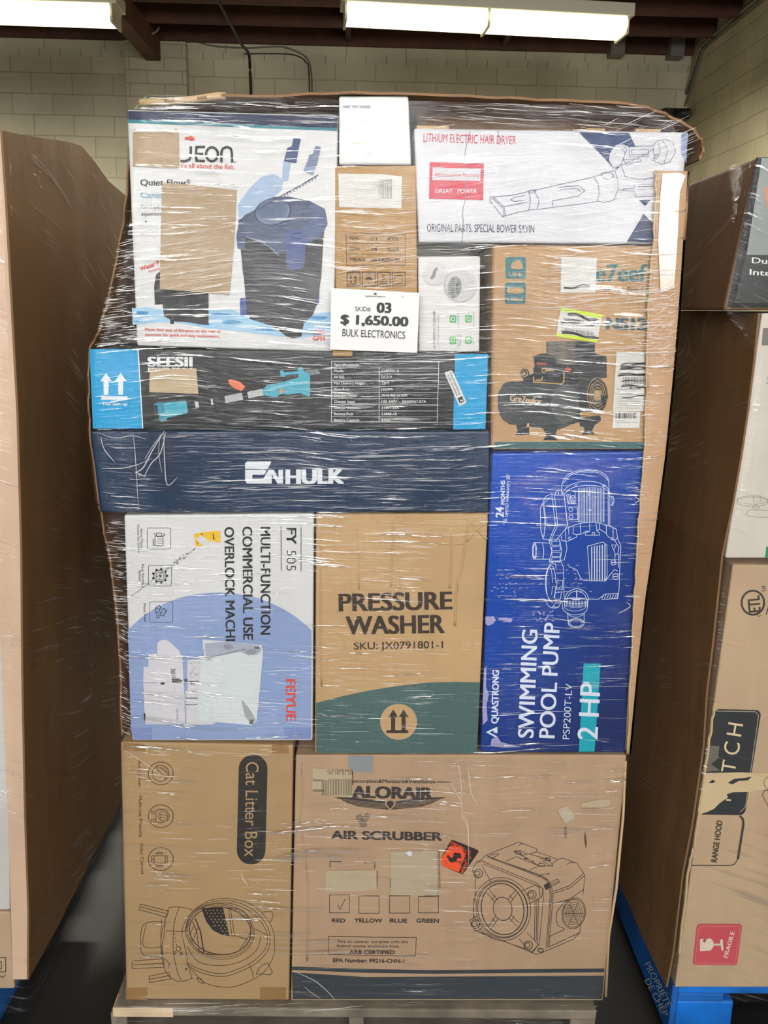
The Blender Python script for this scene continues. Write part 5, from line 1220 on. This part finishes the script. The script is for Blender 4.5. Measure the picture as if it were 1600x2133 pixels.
def scrib(p, L):
    p.up()
    for (x0, y0, x1, y1, n) in L:
        for k in range(n): p.curve([(x0 + r.uniform(-12, 12), y0 + k * 9), ((2 * x0 + x1) / 3, y0 + r.uniform(-9, 9) + k * 8), ((x0 + 2 * x1) / 3, y1 + r.uniform(-9, 9) + k * 8), (min(x1 + r.uniform(-20, 5), 1400), y1 + k * 9)], 6.5, IK, 3)
p = Print().at(ZD); p.lift = .0015; p.poly([(720, 170), (1003, 180), (992, 455), (714, 455)], WH2); scrib(p, ((730, 410, 960, 400, 2),)); p.build('shipping_label', b, 'white label with black marker')
p = Print().at(ZD); p.lift = .0015; p.poly([(718, 572), (1046, 630), (1003, 850), (678, 802)], WH2); p.up()
p.poly([(718, 572), (1046, 630), (1041, 662), (712, 600)], NE); p.poly([(683, 775), (1008, 822), (1003, 850), (678, 802)], NE)
for i in range(22): x = 745 + i * 11; p.line([(x, 655 + i * 1.2), (x - 3, 700 + i * 1.2)], 4.5, '#6a6a6a'); p.line([(x - 5, 735 + i * 1.6), (x - 8, 780 + i * 1.4)], 4.5, '#6a6a6a')
scrib(p, ((770, 620, 1010, 660, 3), (720, 680, 1015, 690, 3), (715, 760, 1010, 800, 3))); p.build('shipping_label', b, 'white label with neon yellow edges and marker scribble')
p = Print().at(ZD); p.lift = .0015; p.poly([(1158, 925), (1385, 925), (1376, 1396), (1128, 1396)], '#cfcfcb'); p.up()
for i in range(14): x = 1215 + i * 12; p.line([(x, 1125), (x, 1180)], 5, '#6a6a6a')
p.line([(1155, 1220), (1350, 1220)], 3, '#55555a')
for i in range(7): p.line([(1165, 1260 + i * 18), (1340, 1262 + i * 18)], 3, '#9a9a98')
scrib(p, ((1190, 1020, 1395, 1010, 3), (1180, 1050, 1395, 1040, 3), (1170, 1098, 1395, 1095, 3), (1190, 1158, 1395, 1150, 1), (1190, 1190, 1395, 1192, 2), (1270, 1205, 1395, 1200, 2), (1215, 1288, 1395, 1275, 1))); p.build('shipping_label', b, 'tall label scribbled over with black marker')
p = Print().at(ZD); p.lift = .0015; p.poly([(1135, 1398), (1345, 1402), (1340, 1530), (1125, 1528)], WH2); p.up()
p.barcode(1145, 1408, 1322, 1452, '#33333a', 24, 8); p.line([(1150, 1485), (1325, 1487)], 3, '#55555a'); p.line([(1150, 1470), (1230, 1471)], 3, '#77777a'); p.build('barcode_label', b, 'small white barcode label')

# ---- carton set back at the top, corner sheet, side and top sheets --------------------
zt = max(PY(1436, 275, 0).z, PY(862, 267, 0).z) + .003
def row_at(px, Y, z):
    lo, hi = 0.0, 600.0
    for _ in range(40):
        m_ = (lo + hi) / 2
        if PY(px, m_, Y).z > z: lo = m_
        else: hi = m_
    return lo
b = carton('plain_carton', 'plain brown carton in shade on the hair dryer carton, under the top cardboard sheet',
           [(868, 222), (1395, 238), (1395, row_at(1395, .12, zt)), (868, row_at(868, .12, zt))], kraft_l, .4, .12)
def edge_sheet(name, label, pts, Y0, Y1, mat, th=.005, side=1, ny=8):
    P = [PY(x, y, 0.0) for x, y in pts]
    Q = smooth_pts([(p.x, 0, p.z) for p in P], 5)
    bm = bmesh.new(); cols = []
    for i in range(ny + 1):
        yy = Y0 + (Y1 - Y0) * i / ny
        cols.append([bm.verts.new((q.x + (0 if i == 0 else .003 * math.sin(i * 2.1 + k * .3)), yy + (.003 * math.sin(k * 1.7) + .002 * math.sin(k * 4.1) if i == 0 else 0), q.z)) for k, q in enumerate(Q)])
    for i in range(ny):
        for k in range(len(Q) - 1): bm.faces.new((cols[i][k], cols[i][k + 1], cols[i + 1][k + 1], cols[i + 1][k]))
    bmesh.ops.recalc_face_normals(bm, faces=bm.faces[:])
    bmesh.ops.solidify(bm, geom=bm.faces[:], thickness=th * side)
    me = mesh_bm(bm)
    lo = min(q.z for q in Q); ax = sum(q.x for q in Q) / len(Q)
    o = link(name, me, None, [mat], origin=(ax, (Y0 + Y1) / 2, lo))
    return tag(o, label, 'cardboard sheet')
edge_sheet('edge_sheet', 'bowed thin cardboard sheet seen edge-on, beside the filter carton and the cyan-ended carton',
           [(262, 300), (258, 400), (244, 500), (222, 610), (200, 690), (181, 728), (179, 800), (181, 897), (199, 1040), (204, 1072), (228, 1200), (243, 1350), (249, 1540)], .012, 1.14, board('dull_board', '#8d6b4c', dent=.4), .003)
top = edge_sheet('top_sheet', 'brown cardboard sheet lying over the stack, one corner curled down past the hair dryer carton',
           [(290, 212), (400, 206), (470, 198), (560, 200), (705, 193), (850, 195), (1000, 201), (1150, 208), (1290, 214), (1360, 228), (1410, 250), (1445, 272), (1464, 305), (1456, 335)], -.008, 1.14, MATS['dull_board'], .004)
link('turned_edge', mesh_bm(tube_bm([PY(x, y, -.004) for x, y in ((292, 214), (340, 212), (400, 208), (450, 200), (470, 200))], .006, 8)), top, [MATS['raw_board_edge']], smooth=True)
# corner sheet: a front strip and the panel running back down the far side
outer = [(1437, 357), (1434, 420), (1428, 500), (1418, 650), (1405, 800), (1390, 950), (1370, 1100), (1348, 1250), (1331, 1400), (1315, 1570)]
inner = [(1368, 355), (1366, 420), (1362, 500), (1352, 620), (1347, 800), (1342, 950), (1331, 1100), (1322, 1250), (1315, 1400), (1308, 1570)]
A = [PY(x, y, -.008) for x, y in outer]
bm = bmesh.new(); cols = []
for i in range(9):
    yy = -.008 + 1.15 * i / 8; cols.append([bm.verts.new((p.x, yy, p.z)) for p in A])
for i in range(8):
    for k in range(len(A) - 1): bm.faces.new((cols[i][k], cols[i][k + 1], cols[i + 1][k + 1], cols[i + 1][k]))
bmesh.ops.recalc_face_normals(bm, faces=bm.faces[:]); bmesh.ops.solidify(bm, geom=bm.faces[:], thickness=.004)
cs = link('corner_sheet', mesh_bm(bm), None, [kraft], origin=(A[-1].x, .5, A[-1].z))
tag(cs, 'folded cardboard corner sheet, its pale strip beside the compressor and pool pump cartons', 'cardboard sheet')
kp = board('kraft_strip', '#c09a78', dent=.4, rough=.5)
front_flange(cs, outer, inner, -.008, kp, 'front_strip', .003)
bm = bmesh.new(); r = random.Random(4)
q = smooth_pts([(x, y, 0) for x, y in inner], 8)
tube_bm([PY(a.x + r.uniform(-1.5, 1.5), a.y, -.009) for a in q], .0025, 6, bm)
link('torn_edge', mesh_bm(bm), cs, [MATS['raw_board_edge']], smooth=True)
gt = board('clear_tape', '#c6ad94', rough=.12, dent=.15, flute=.1, spec=1.0)
p = Print(-.011); p.lift = .0008
p.poly([(1380, 362), (1415, 360), (1428, 366), (1416, 400), (1410, 520), (1404, 600), (1376, 610), (1371, 500), (1376, 400)], gt); p.build('tape_strip', cs, 'shiny clear tape')

# price sign ------------------------------------------------------------
pap = plain('sign_paper', '#e6e7ea', rough=.45)
SQ = [(690, 600), (874, 610), (869, 735), (688, 728)]
P = [PY(x, y, -.026) for x, y in SQ]
bm = bmesh.new(); n = 8; g = []
for j in range(n + 1):
    row = []
    for i in range(n + 1):
        u, v = i / n, j / n; q = P[0].lerp(P[1], u).lerp(P[3].lerp(P[2], u), v)
        row.append(bm.verts.new(q))
    g.append(row)
for j in range(n):
    for i in range(n): bm.faces.new((g[j][i], g[j][i + 1], g[j + 1][i + 1], g[j + 1][i]))
bmesh.ops.recalc_face_normals(bm, faces=bm.faces[:]); bmesh.ops.solidify(bm, geom=bm.faces[:], thickness=.0004)
sg = link('price_sign', mesh_bm(bm), None, [pap], origin=(P[2] + P[3]) / 2)
tag(sg, 'white paper price sign reading skid 03, stuck on the stretch wrap', 'sign')
p = Print(-.026).at(ZB); p.lift = .0012; BT = '#1f2023'
def flat(h): return plain('sign_ink_' + h[1:], h, .5)
p.text('SKID#', (222, 1721), (338, 1723), 34, flat('#3c3d42'), 0); p.text('03', (384, 1732), (498, 1734), 74, flat(BT), .05)
p.text('$ 1,650.00', (108, 1818), (627, 1838), 70, flat(BT), .045); p.text('BULK ELECTRONICS', (122, 1913), (602, 1934), 56, flat(BT), .0)
p.text('liquidationOutlets.ca', (300, 1612), (450, 1616), 13, flat('#4a4b50'), .01); p.line([(572, 1612), (598, 1613)], 3, flat('#8d8e92'))
p.poly([(374, 1578), (379, 1586), (388, 1584), (384, 1592), (376, 1597), (372, 1597), (364, 1592), (360, 1585), (369, 1587)], flat(BT))
p.build('printed_lettering', sg)
# clear tape holding the sign
# stretch wrap ------------------------------------------------------------
def hull(name, label, left, right, Yf, Yb, mat, seg=46, dz=.014, bulge=.004, round_=.02, seedk=1.0):
    Lp = sorted([(PY(x, y, Yf).z, PY(x, y, Yf).x) for x, y in left]); Rp = sorted([(PY(x, y, Yf).z, PY(x, y, Yf).x) for x, y in right])
    z0 = max(Lp[0][0], Rp[0][0]); z1 = min(Lp[-1][0], Rp[-1][0])
    n = int((z1 - z0) / dz); bm = bmesh.new(); rows = []
    for j in range(n + 1):
        z = z0 + (z1 - z0) * j / n; xl = interp(Lp, z); xr = interp(Rp, z); row = []
        path = []
        for i in range(9): path.append((xl, Yb + (Yf + round_ - Yb) * i / 8))
        for i in range(1, 5): a = math.pi / 2 * i / 5; path.append((xl + round_ * (1 - math.cos(a)), Yf + round_ * (1 - math.sin(a))))
        for i in range(seg + 1): path.append((xl + round_ + (xr - xl - 2 * round_) * i / seg, Yf))
        for i in range(1, 5): a = math.pi / 2 * i / 5; path.append((xr - round_ * (1 - math.sin(a)), Yf + round_ * (1 - math.cos(a))))
        for i in range(9): path.append((xr, Yf + round_ + (Yb - Yf - round_) * i / 8))
        for k, (x, y) in enumerate(path):
            d = bulge * (math.sin(z * 9 + seedk) * math.sin(k * .31 + z * 3) + .5 * math.sin(z * 31 + k * .12))
            row.append(bm.verts.new((x, y - abs(d) * .6, z)))
        rows.append(row)
    for j in range(n):
        for k in range(len(rows[0]) - 1): bm.faces.new((rows[j][k], rows[j][k + 1], rows[j + 1][k + 1], rows[j + 1][k]))
    o = link(name, mesh_bm(bm), None, [mat], smooth=True, origin=((Lp[0][1] + Rp[0][1]) / 2, (Yf + Yb) / 2, z0))
    return tag(o, label, 'stretch wrap')
film = wrapfilm('stretch_film')
wrap = hull('stretch_wrap', 'clear wrinkled stretch film wound tightly round the whole middle stack and its pallet deck',
     [(298, 196), (284, 212), (262, 230), (260, 300), (257, 400), (242, 500), (220, 610), (198, 690), (176, 726), (174, 800), (176, 897), (192, 1040), (203, 1080), (225, 1200), (240, 1350), (245, 1540), (246, 1700), (252, 2085), (236, 2100), (232, 2160)],
     [(1290, 210), (1380, 226), (1446, 262), (1470, 305), (1458, 340), (1443, 360), (1440, 420), (1433, 500), (1423, 650), (1410, 800), (1395, 950), (1376, 1100), (1354, 1250), (1337, 1400), (1318, 1572), (1290, 1800), (1262, 2085), (1246, 2100), (1242, 2160)],
     -.017, 1.16, film)
film2 = wrapfilm('stretch_film_side', gain=.6, diag=.35, cap=.04)
hull('stretch_wrap', 'clear stretch film round the stack with the tall brown side sheet',
     [(-330, 262), (-330, 2110)], [(8, 262), (16, 420), (28, 640), (40, 860), (48, 1150), (50, 1400), (56, 1700), (62, 1900), (60, 2110)], -.012, 1.23, film2, seg=12, seedk=2.0)
hull('stretch_wrap', 'clear stretch film round the range hood stack and the black carton',
     [(1567, 328), (1498, 648), (1500, 651)] + [(x - 6, y) for x, y in edgeR if y > 655] + [(1385, 2085)], [(1990, 320), (1900, 650), (1900, 1170), (1780, 2090)], -.012, 1.18, film2, seg=12, seedk=3.0)

# ---- bunched folds of film: raised threads of gathered film lying on the wrap
fm = bpy.data.materials.new('gathered_film'); fm.use_nodes = True
b_ = fm.node_tree.nodes['Principled BSDF']; b_.inputs['Base Color'].default_value = (.92, .94, .96, 1); b_.inputs['Roughness'].default_value = .12
b_.inputs['Specular IOR Level'].default_value = 1.0; b_.inputs['Alpha'].default_value = .55; b_.inputs['Coat Weight'].default_value = 1.0; b_.inputs['Coat Roughness'].default_value = .05
def thread(bm, pts, r, Yt=-.0215, XT=None):
    """flattened, pointed thread of film"""
    P = [PY(x, y, Yt) if XT is None else PX(x, y, XT) for x, y in pts]; n = len(P); rings = []
    for i, p in enumerate(P):
        u = i / (n - 1); k = r * max(.15, math.sin(math.pi * min(max(u, .03), .97)) ** .5)
        d = (P[min(i + 1, n - 1)] - P[max(i - 1, 0)]).normalized(); up_ = Vector((-d.z, 0, d.x)).normalized() if XT is None else Vector((0, -d.z, d.y)).normalized()
        rings.append([bm.verts.new(p + up_ * k), bm.verts.new(p + (Vector((0, -k * .8, 0)) if XT is None else Vector((k * .8 * (-1 if XT > 0 else 1), 0, 0)))), bm.verts.new(p - up_ * k)])
    for i in range(n - 1):
        for j in (0, 1): bm.faces.new((rings[i][j], rings[i][j + 1], rings[i + 1][j + 1], rings[i + 1][j]))
bm = bmesh.new(); r = random.Random(21)
LB_ = [(196, 300), (262, 262), (300, 261), (400, 258), (500, 244), (610, 222), (690, 201), (730, 184), (897, 186), (1040, 200), (1080, 208), (1200, 230), (1350, 245), (1540, 252), (2085, 254), (2160, 236)]
RB_ = [(196, 1280), (262, 1440), (305, 1462), (340, 1452), (360, 1438), (500, 1428), (650, 1418), (800, 1405), (950, 1390), (1100, 1370), (1250, 1348), (1400, 1331), (1572, 1310), (2085, 1254), (2160, 1240)]
for (x0, y0, x1, y1, n, l0, l1, sl, w0) in (
    (270, 475, 490, 620, 60, 30, 120, -.16, .5), (262, 380, 480, 470, 18, 30, 100, -.05, .5), (192, 600, 290, 722, 110, 8, 45, -.12, .6), (230, 500, 285, 600, 45, 8, 35, -.2, .6),
    (290, 212, 700, 262, 45, 20, 120, .03, .5), (860, 215, 1440, 262, 60, 30, 140, .06, .5), (1250, 262, 1450, 340, 50, 20, 70, -.45, .5), (710, 210, 850, 335, 25, 15, 60, -.02, .5),
    (703, 370, 862, 520, 110, 10, 60, -.08, .7), (703, 520, 862, 600, 50, 10, 60, -.2, .6), (885, 330, 1390, 500, 95, 25, 130, -.14, .5), (880, 505, 1020, 535, 12, 20, 60, .05, .4),
    (1120, 512, 1390, 640, 120, 20, 110, -.10, .6), (1090, 600, 1380, 760, 80, 20, 110, -.05, .5), (1310, 560, 1400, 940, 90, 8, 45, .05, .5), (1350, 590, 1420, 780, 60, 6, 30, -.6, .5),
    (480, 742, 940, 895, 90, 25, 150, -.03, .5), (300, 742, 480, 895, 14, 15, 60, -.03, .4), (380, 905, 930, 1062, 110, 25, 130, .0, .5), (930, 905, 1015, 1060, 10, 10, 40, .0, .35),
    (285, 640, 700, 722, 40, 20, 90, .02, .4), (480, 1340, 655, 1520, 40, 20, 90, .03, .4), (210, 1085, 268, 1300, 90, 8, 30, .08, .5), (240, 1300, 272, 1530, 70, 6, 22, .5, .5),
    (665, 1100, 900, 1210, 20, 20, 90, .02, .4), (660, 1340, 930, 1530, 34, 20, 100, .02, .4), (1020, 960, 1340, 1560, 60, 20, 120, .01, .35), (1290, 960, 1345, 1250, 30, 8, 40, .1, .4),
    (270, 1700, 610, 1860, 34, 20, 100, .02, .4), (608, 1600, 1000, 1900, 40, 30, 140, .04, .4), (900, 1650, 1290, 2000, 36, 30, 120, .02, .35), (240, 2090, 760, 2112, 26, 30, 150, -.04, .5), (1235, 2090, 1244, 2120, 4, 4, 8, .1, .5), (260, 1560, 620, 1575, 14, 20, 90, .03, .4)):
    for _ in range(n):
        L_ = l0 + (l1 - l0) * r.random() ** 1.8; x = r.uniform(x0, max(x0 + 1, x1 - L_ * .6)); y = r.uniform(y0, y1); s_ = sl + r.gauss(0, .025)
        xl_, xr_ = interp(LB_, y) + 1, interp(RB_, y) - 2
        x = max(x, xl_); L_ = min(L_, xr_ - x)
        if L_ < 4: continue
        k = max(3, int(L_ / 14)); ph = r.random() * 6
        thread(bm, [(x + L_ * i / k, y + s_ * L_ * i / k + .5 * math.sin(ph + i * 1.3)) for i in range(k + 1)], (.0002 + .0005 * r.random() ** 2) * w0 / .5)
fo = link('film_folds', mesh_bm(bm, False), wrap, [fm], smooth=True); fo['kind'] = 'stuff'
def side_threads(parent, XT, regs, seed):
    bm = bmesh.new(); r = random.Random(seed)
    for (x0, y0, x1, y1, n, l0, l1, sl, w0) in regs:
        for _ in range(n):
            L_ = l0 + (l1 - l0) * r.random() ** 1.8; x = r.uniform(x0, x1 - L_ * .7); y = r.uniform(y0, y1) + (x - x0) * sl * .6; s_ = sl + r.gauss(0, .05)
            k = max(3, int(L_ / 14)); thread(bm, [(x + L_ * i / k, y + s_ * L_ * i / k) for i in range(k + 1)], (.0003 + .0007 * r.random() ** 2) * w0, 0, XT)
    o = link('film_folds', mesh_bm(bm, False), parent, [fm], smooth=True); o['kind'] = 'stuff'
side_threads(bpy.data.objects['stretch_wrap.001'], LX + .012, ((60, 320, 190, 520, 60, 15, 75, .45, 1), (110, 400, 185, 600, 40, 15, 60, .35, 1), (100, 600, 170, 720, 14, 15, 50, .15, 1), (60, 1100, 240, 1600, 34, 20, 90, -.8, .8), (60, 700, 180, 1000, 24, 20, 70, -.9, .6)), 5)
side_threads(bpy.data.objects['stretch_wrap.002'], XB - .0, ((1430, 420, 1540, 640, 10, 10, 30, -.5, .6), (1400, 700, 1500, 1000, 10, 10, 40, .2, .6)), 6)
for z_, q, r_ in ((ZE, [(352, 690), (372, 900), (395, 1290)], .0005), (ZE, [(592, 680), (500, 830), (430, 960), (366, 1000)], .0011), (ZE, [(602, 690), (560, 850), (490, 930), (440, 1022)], .001), (ZE, [(578, 700), (500, 800), (440, 900)], .0006),
                 (ZE, [(585, 690), (592, 900), (612, 1090), (690, 1032)], .0009), (ZE, [(560, 700), (548, 850), (572, 1000)], .0005), (ZE, [(108, 720), (135, 820), (216, 920)], .0007), (ZE, [(100, 700), (220, 735), (350, 718), (452, 745)], .0006), (ZE, [(370, 990), (420, 1018), (450, 1028)], .0009),
                 (ZE, [(110, 965), (260, 965), (380, 940), (500, 890)], .0006), (ZL, [(1335, 295), (1400, 400), (1445, 490), (1450, 640)], .0006), (ZL, [(1500, 180), (1515, 340), (1540, 440), (1585, 505)], .0006), (ZL, [(1410, 120), (1440, 300), (1450, 480)], .0005), (ZL, [(1450, 600), (1498, 700), (1502, 830)], .0006),
                 (ZN, [(60, 860), (250, 950), (370, 1050), (440, 1130)], .0008), (ZN, [(150, 1000), (220, 1060), (300, 1110)], .0006), (ZK, [(130, 110), (300, 220), (440, 320)], .0004), (ZK, [(1000, 1010), (1010, 1060), (1048, 1112)], .0007), (ZM, [(232, 60), (280, 120), (290, 300), (285, 600)], .0005),
                 (ZB, [(262, 530), (300, 495), (370, 485), (430, 530)], .0009), (ZB, [(300, 560), (350, 470), (385, 380)], .0009), (ZB, [(200, 540), (170, 470), (140, 400)], .0007), (ZA, [(415, 745), (438, 800), (430, 860), (455, 900)], .0007), (ZI, [(1440, 440), (1480, 470), (1440, 500)], .0008), (ZJ, [(1370, 60), (1400, 100), (1300, 160)], .0008)):
    bm = bmesh.new(); thread(bm, [(z_[0] + a.x / z_[2], z_[1] + a.y / z_[2]) for a in smooth_pts([(x, y, 0) for x, y in q], 6)], r_, -.0225)
    link('gathered_fold', mesh_bm(bm, False), wrap, [fm], smooth=True)
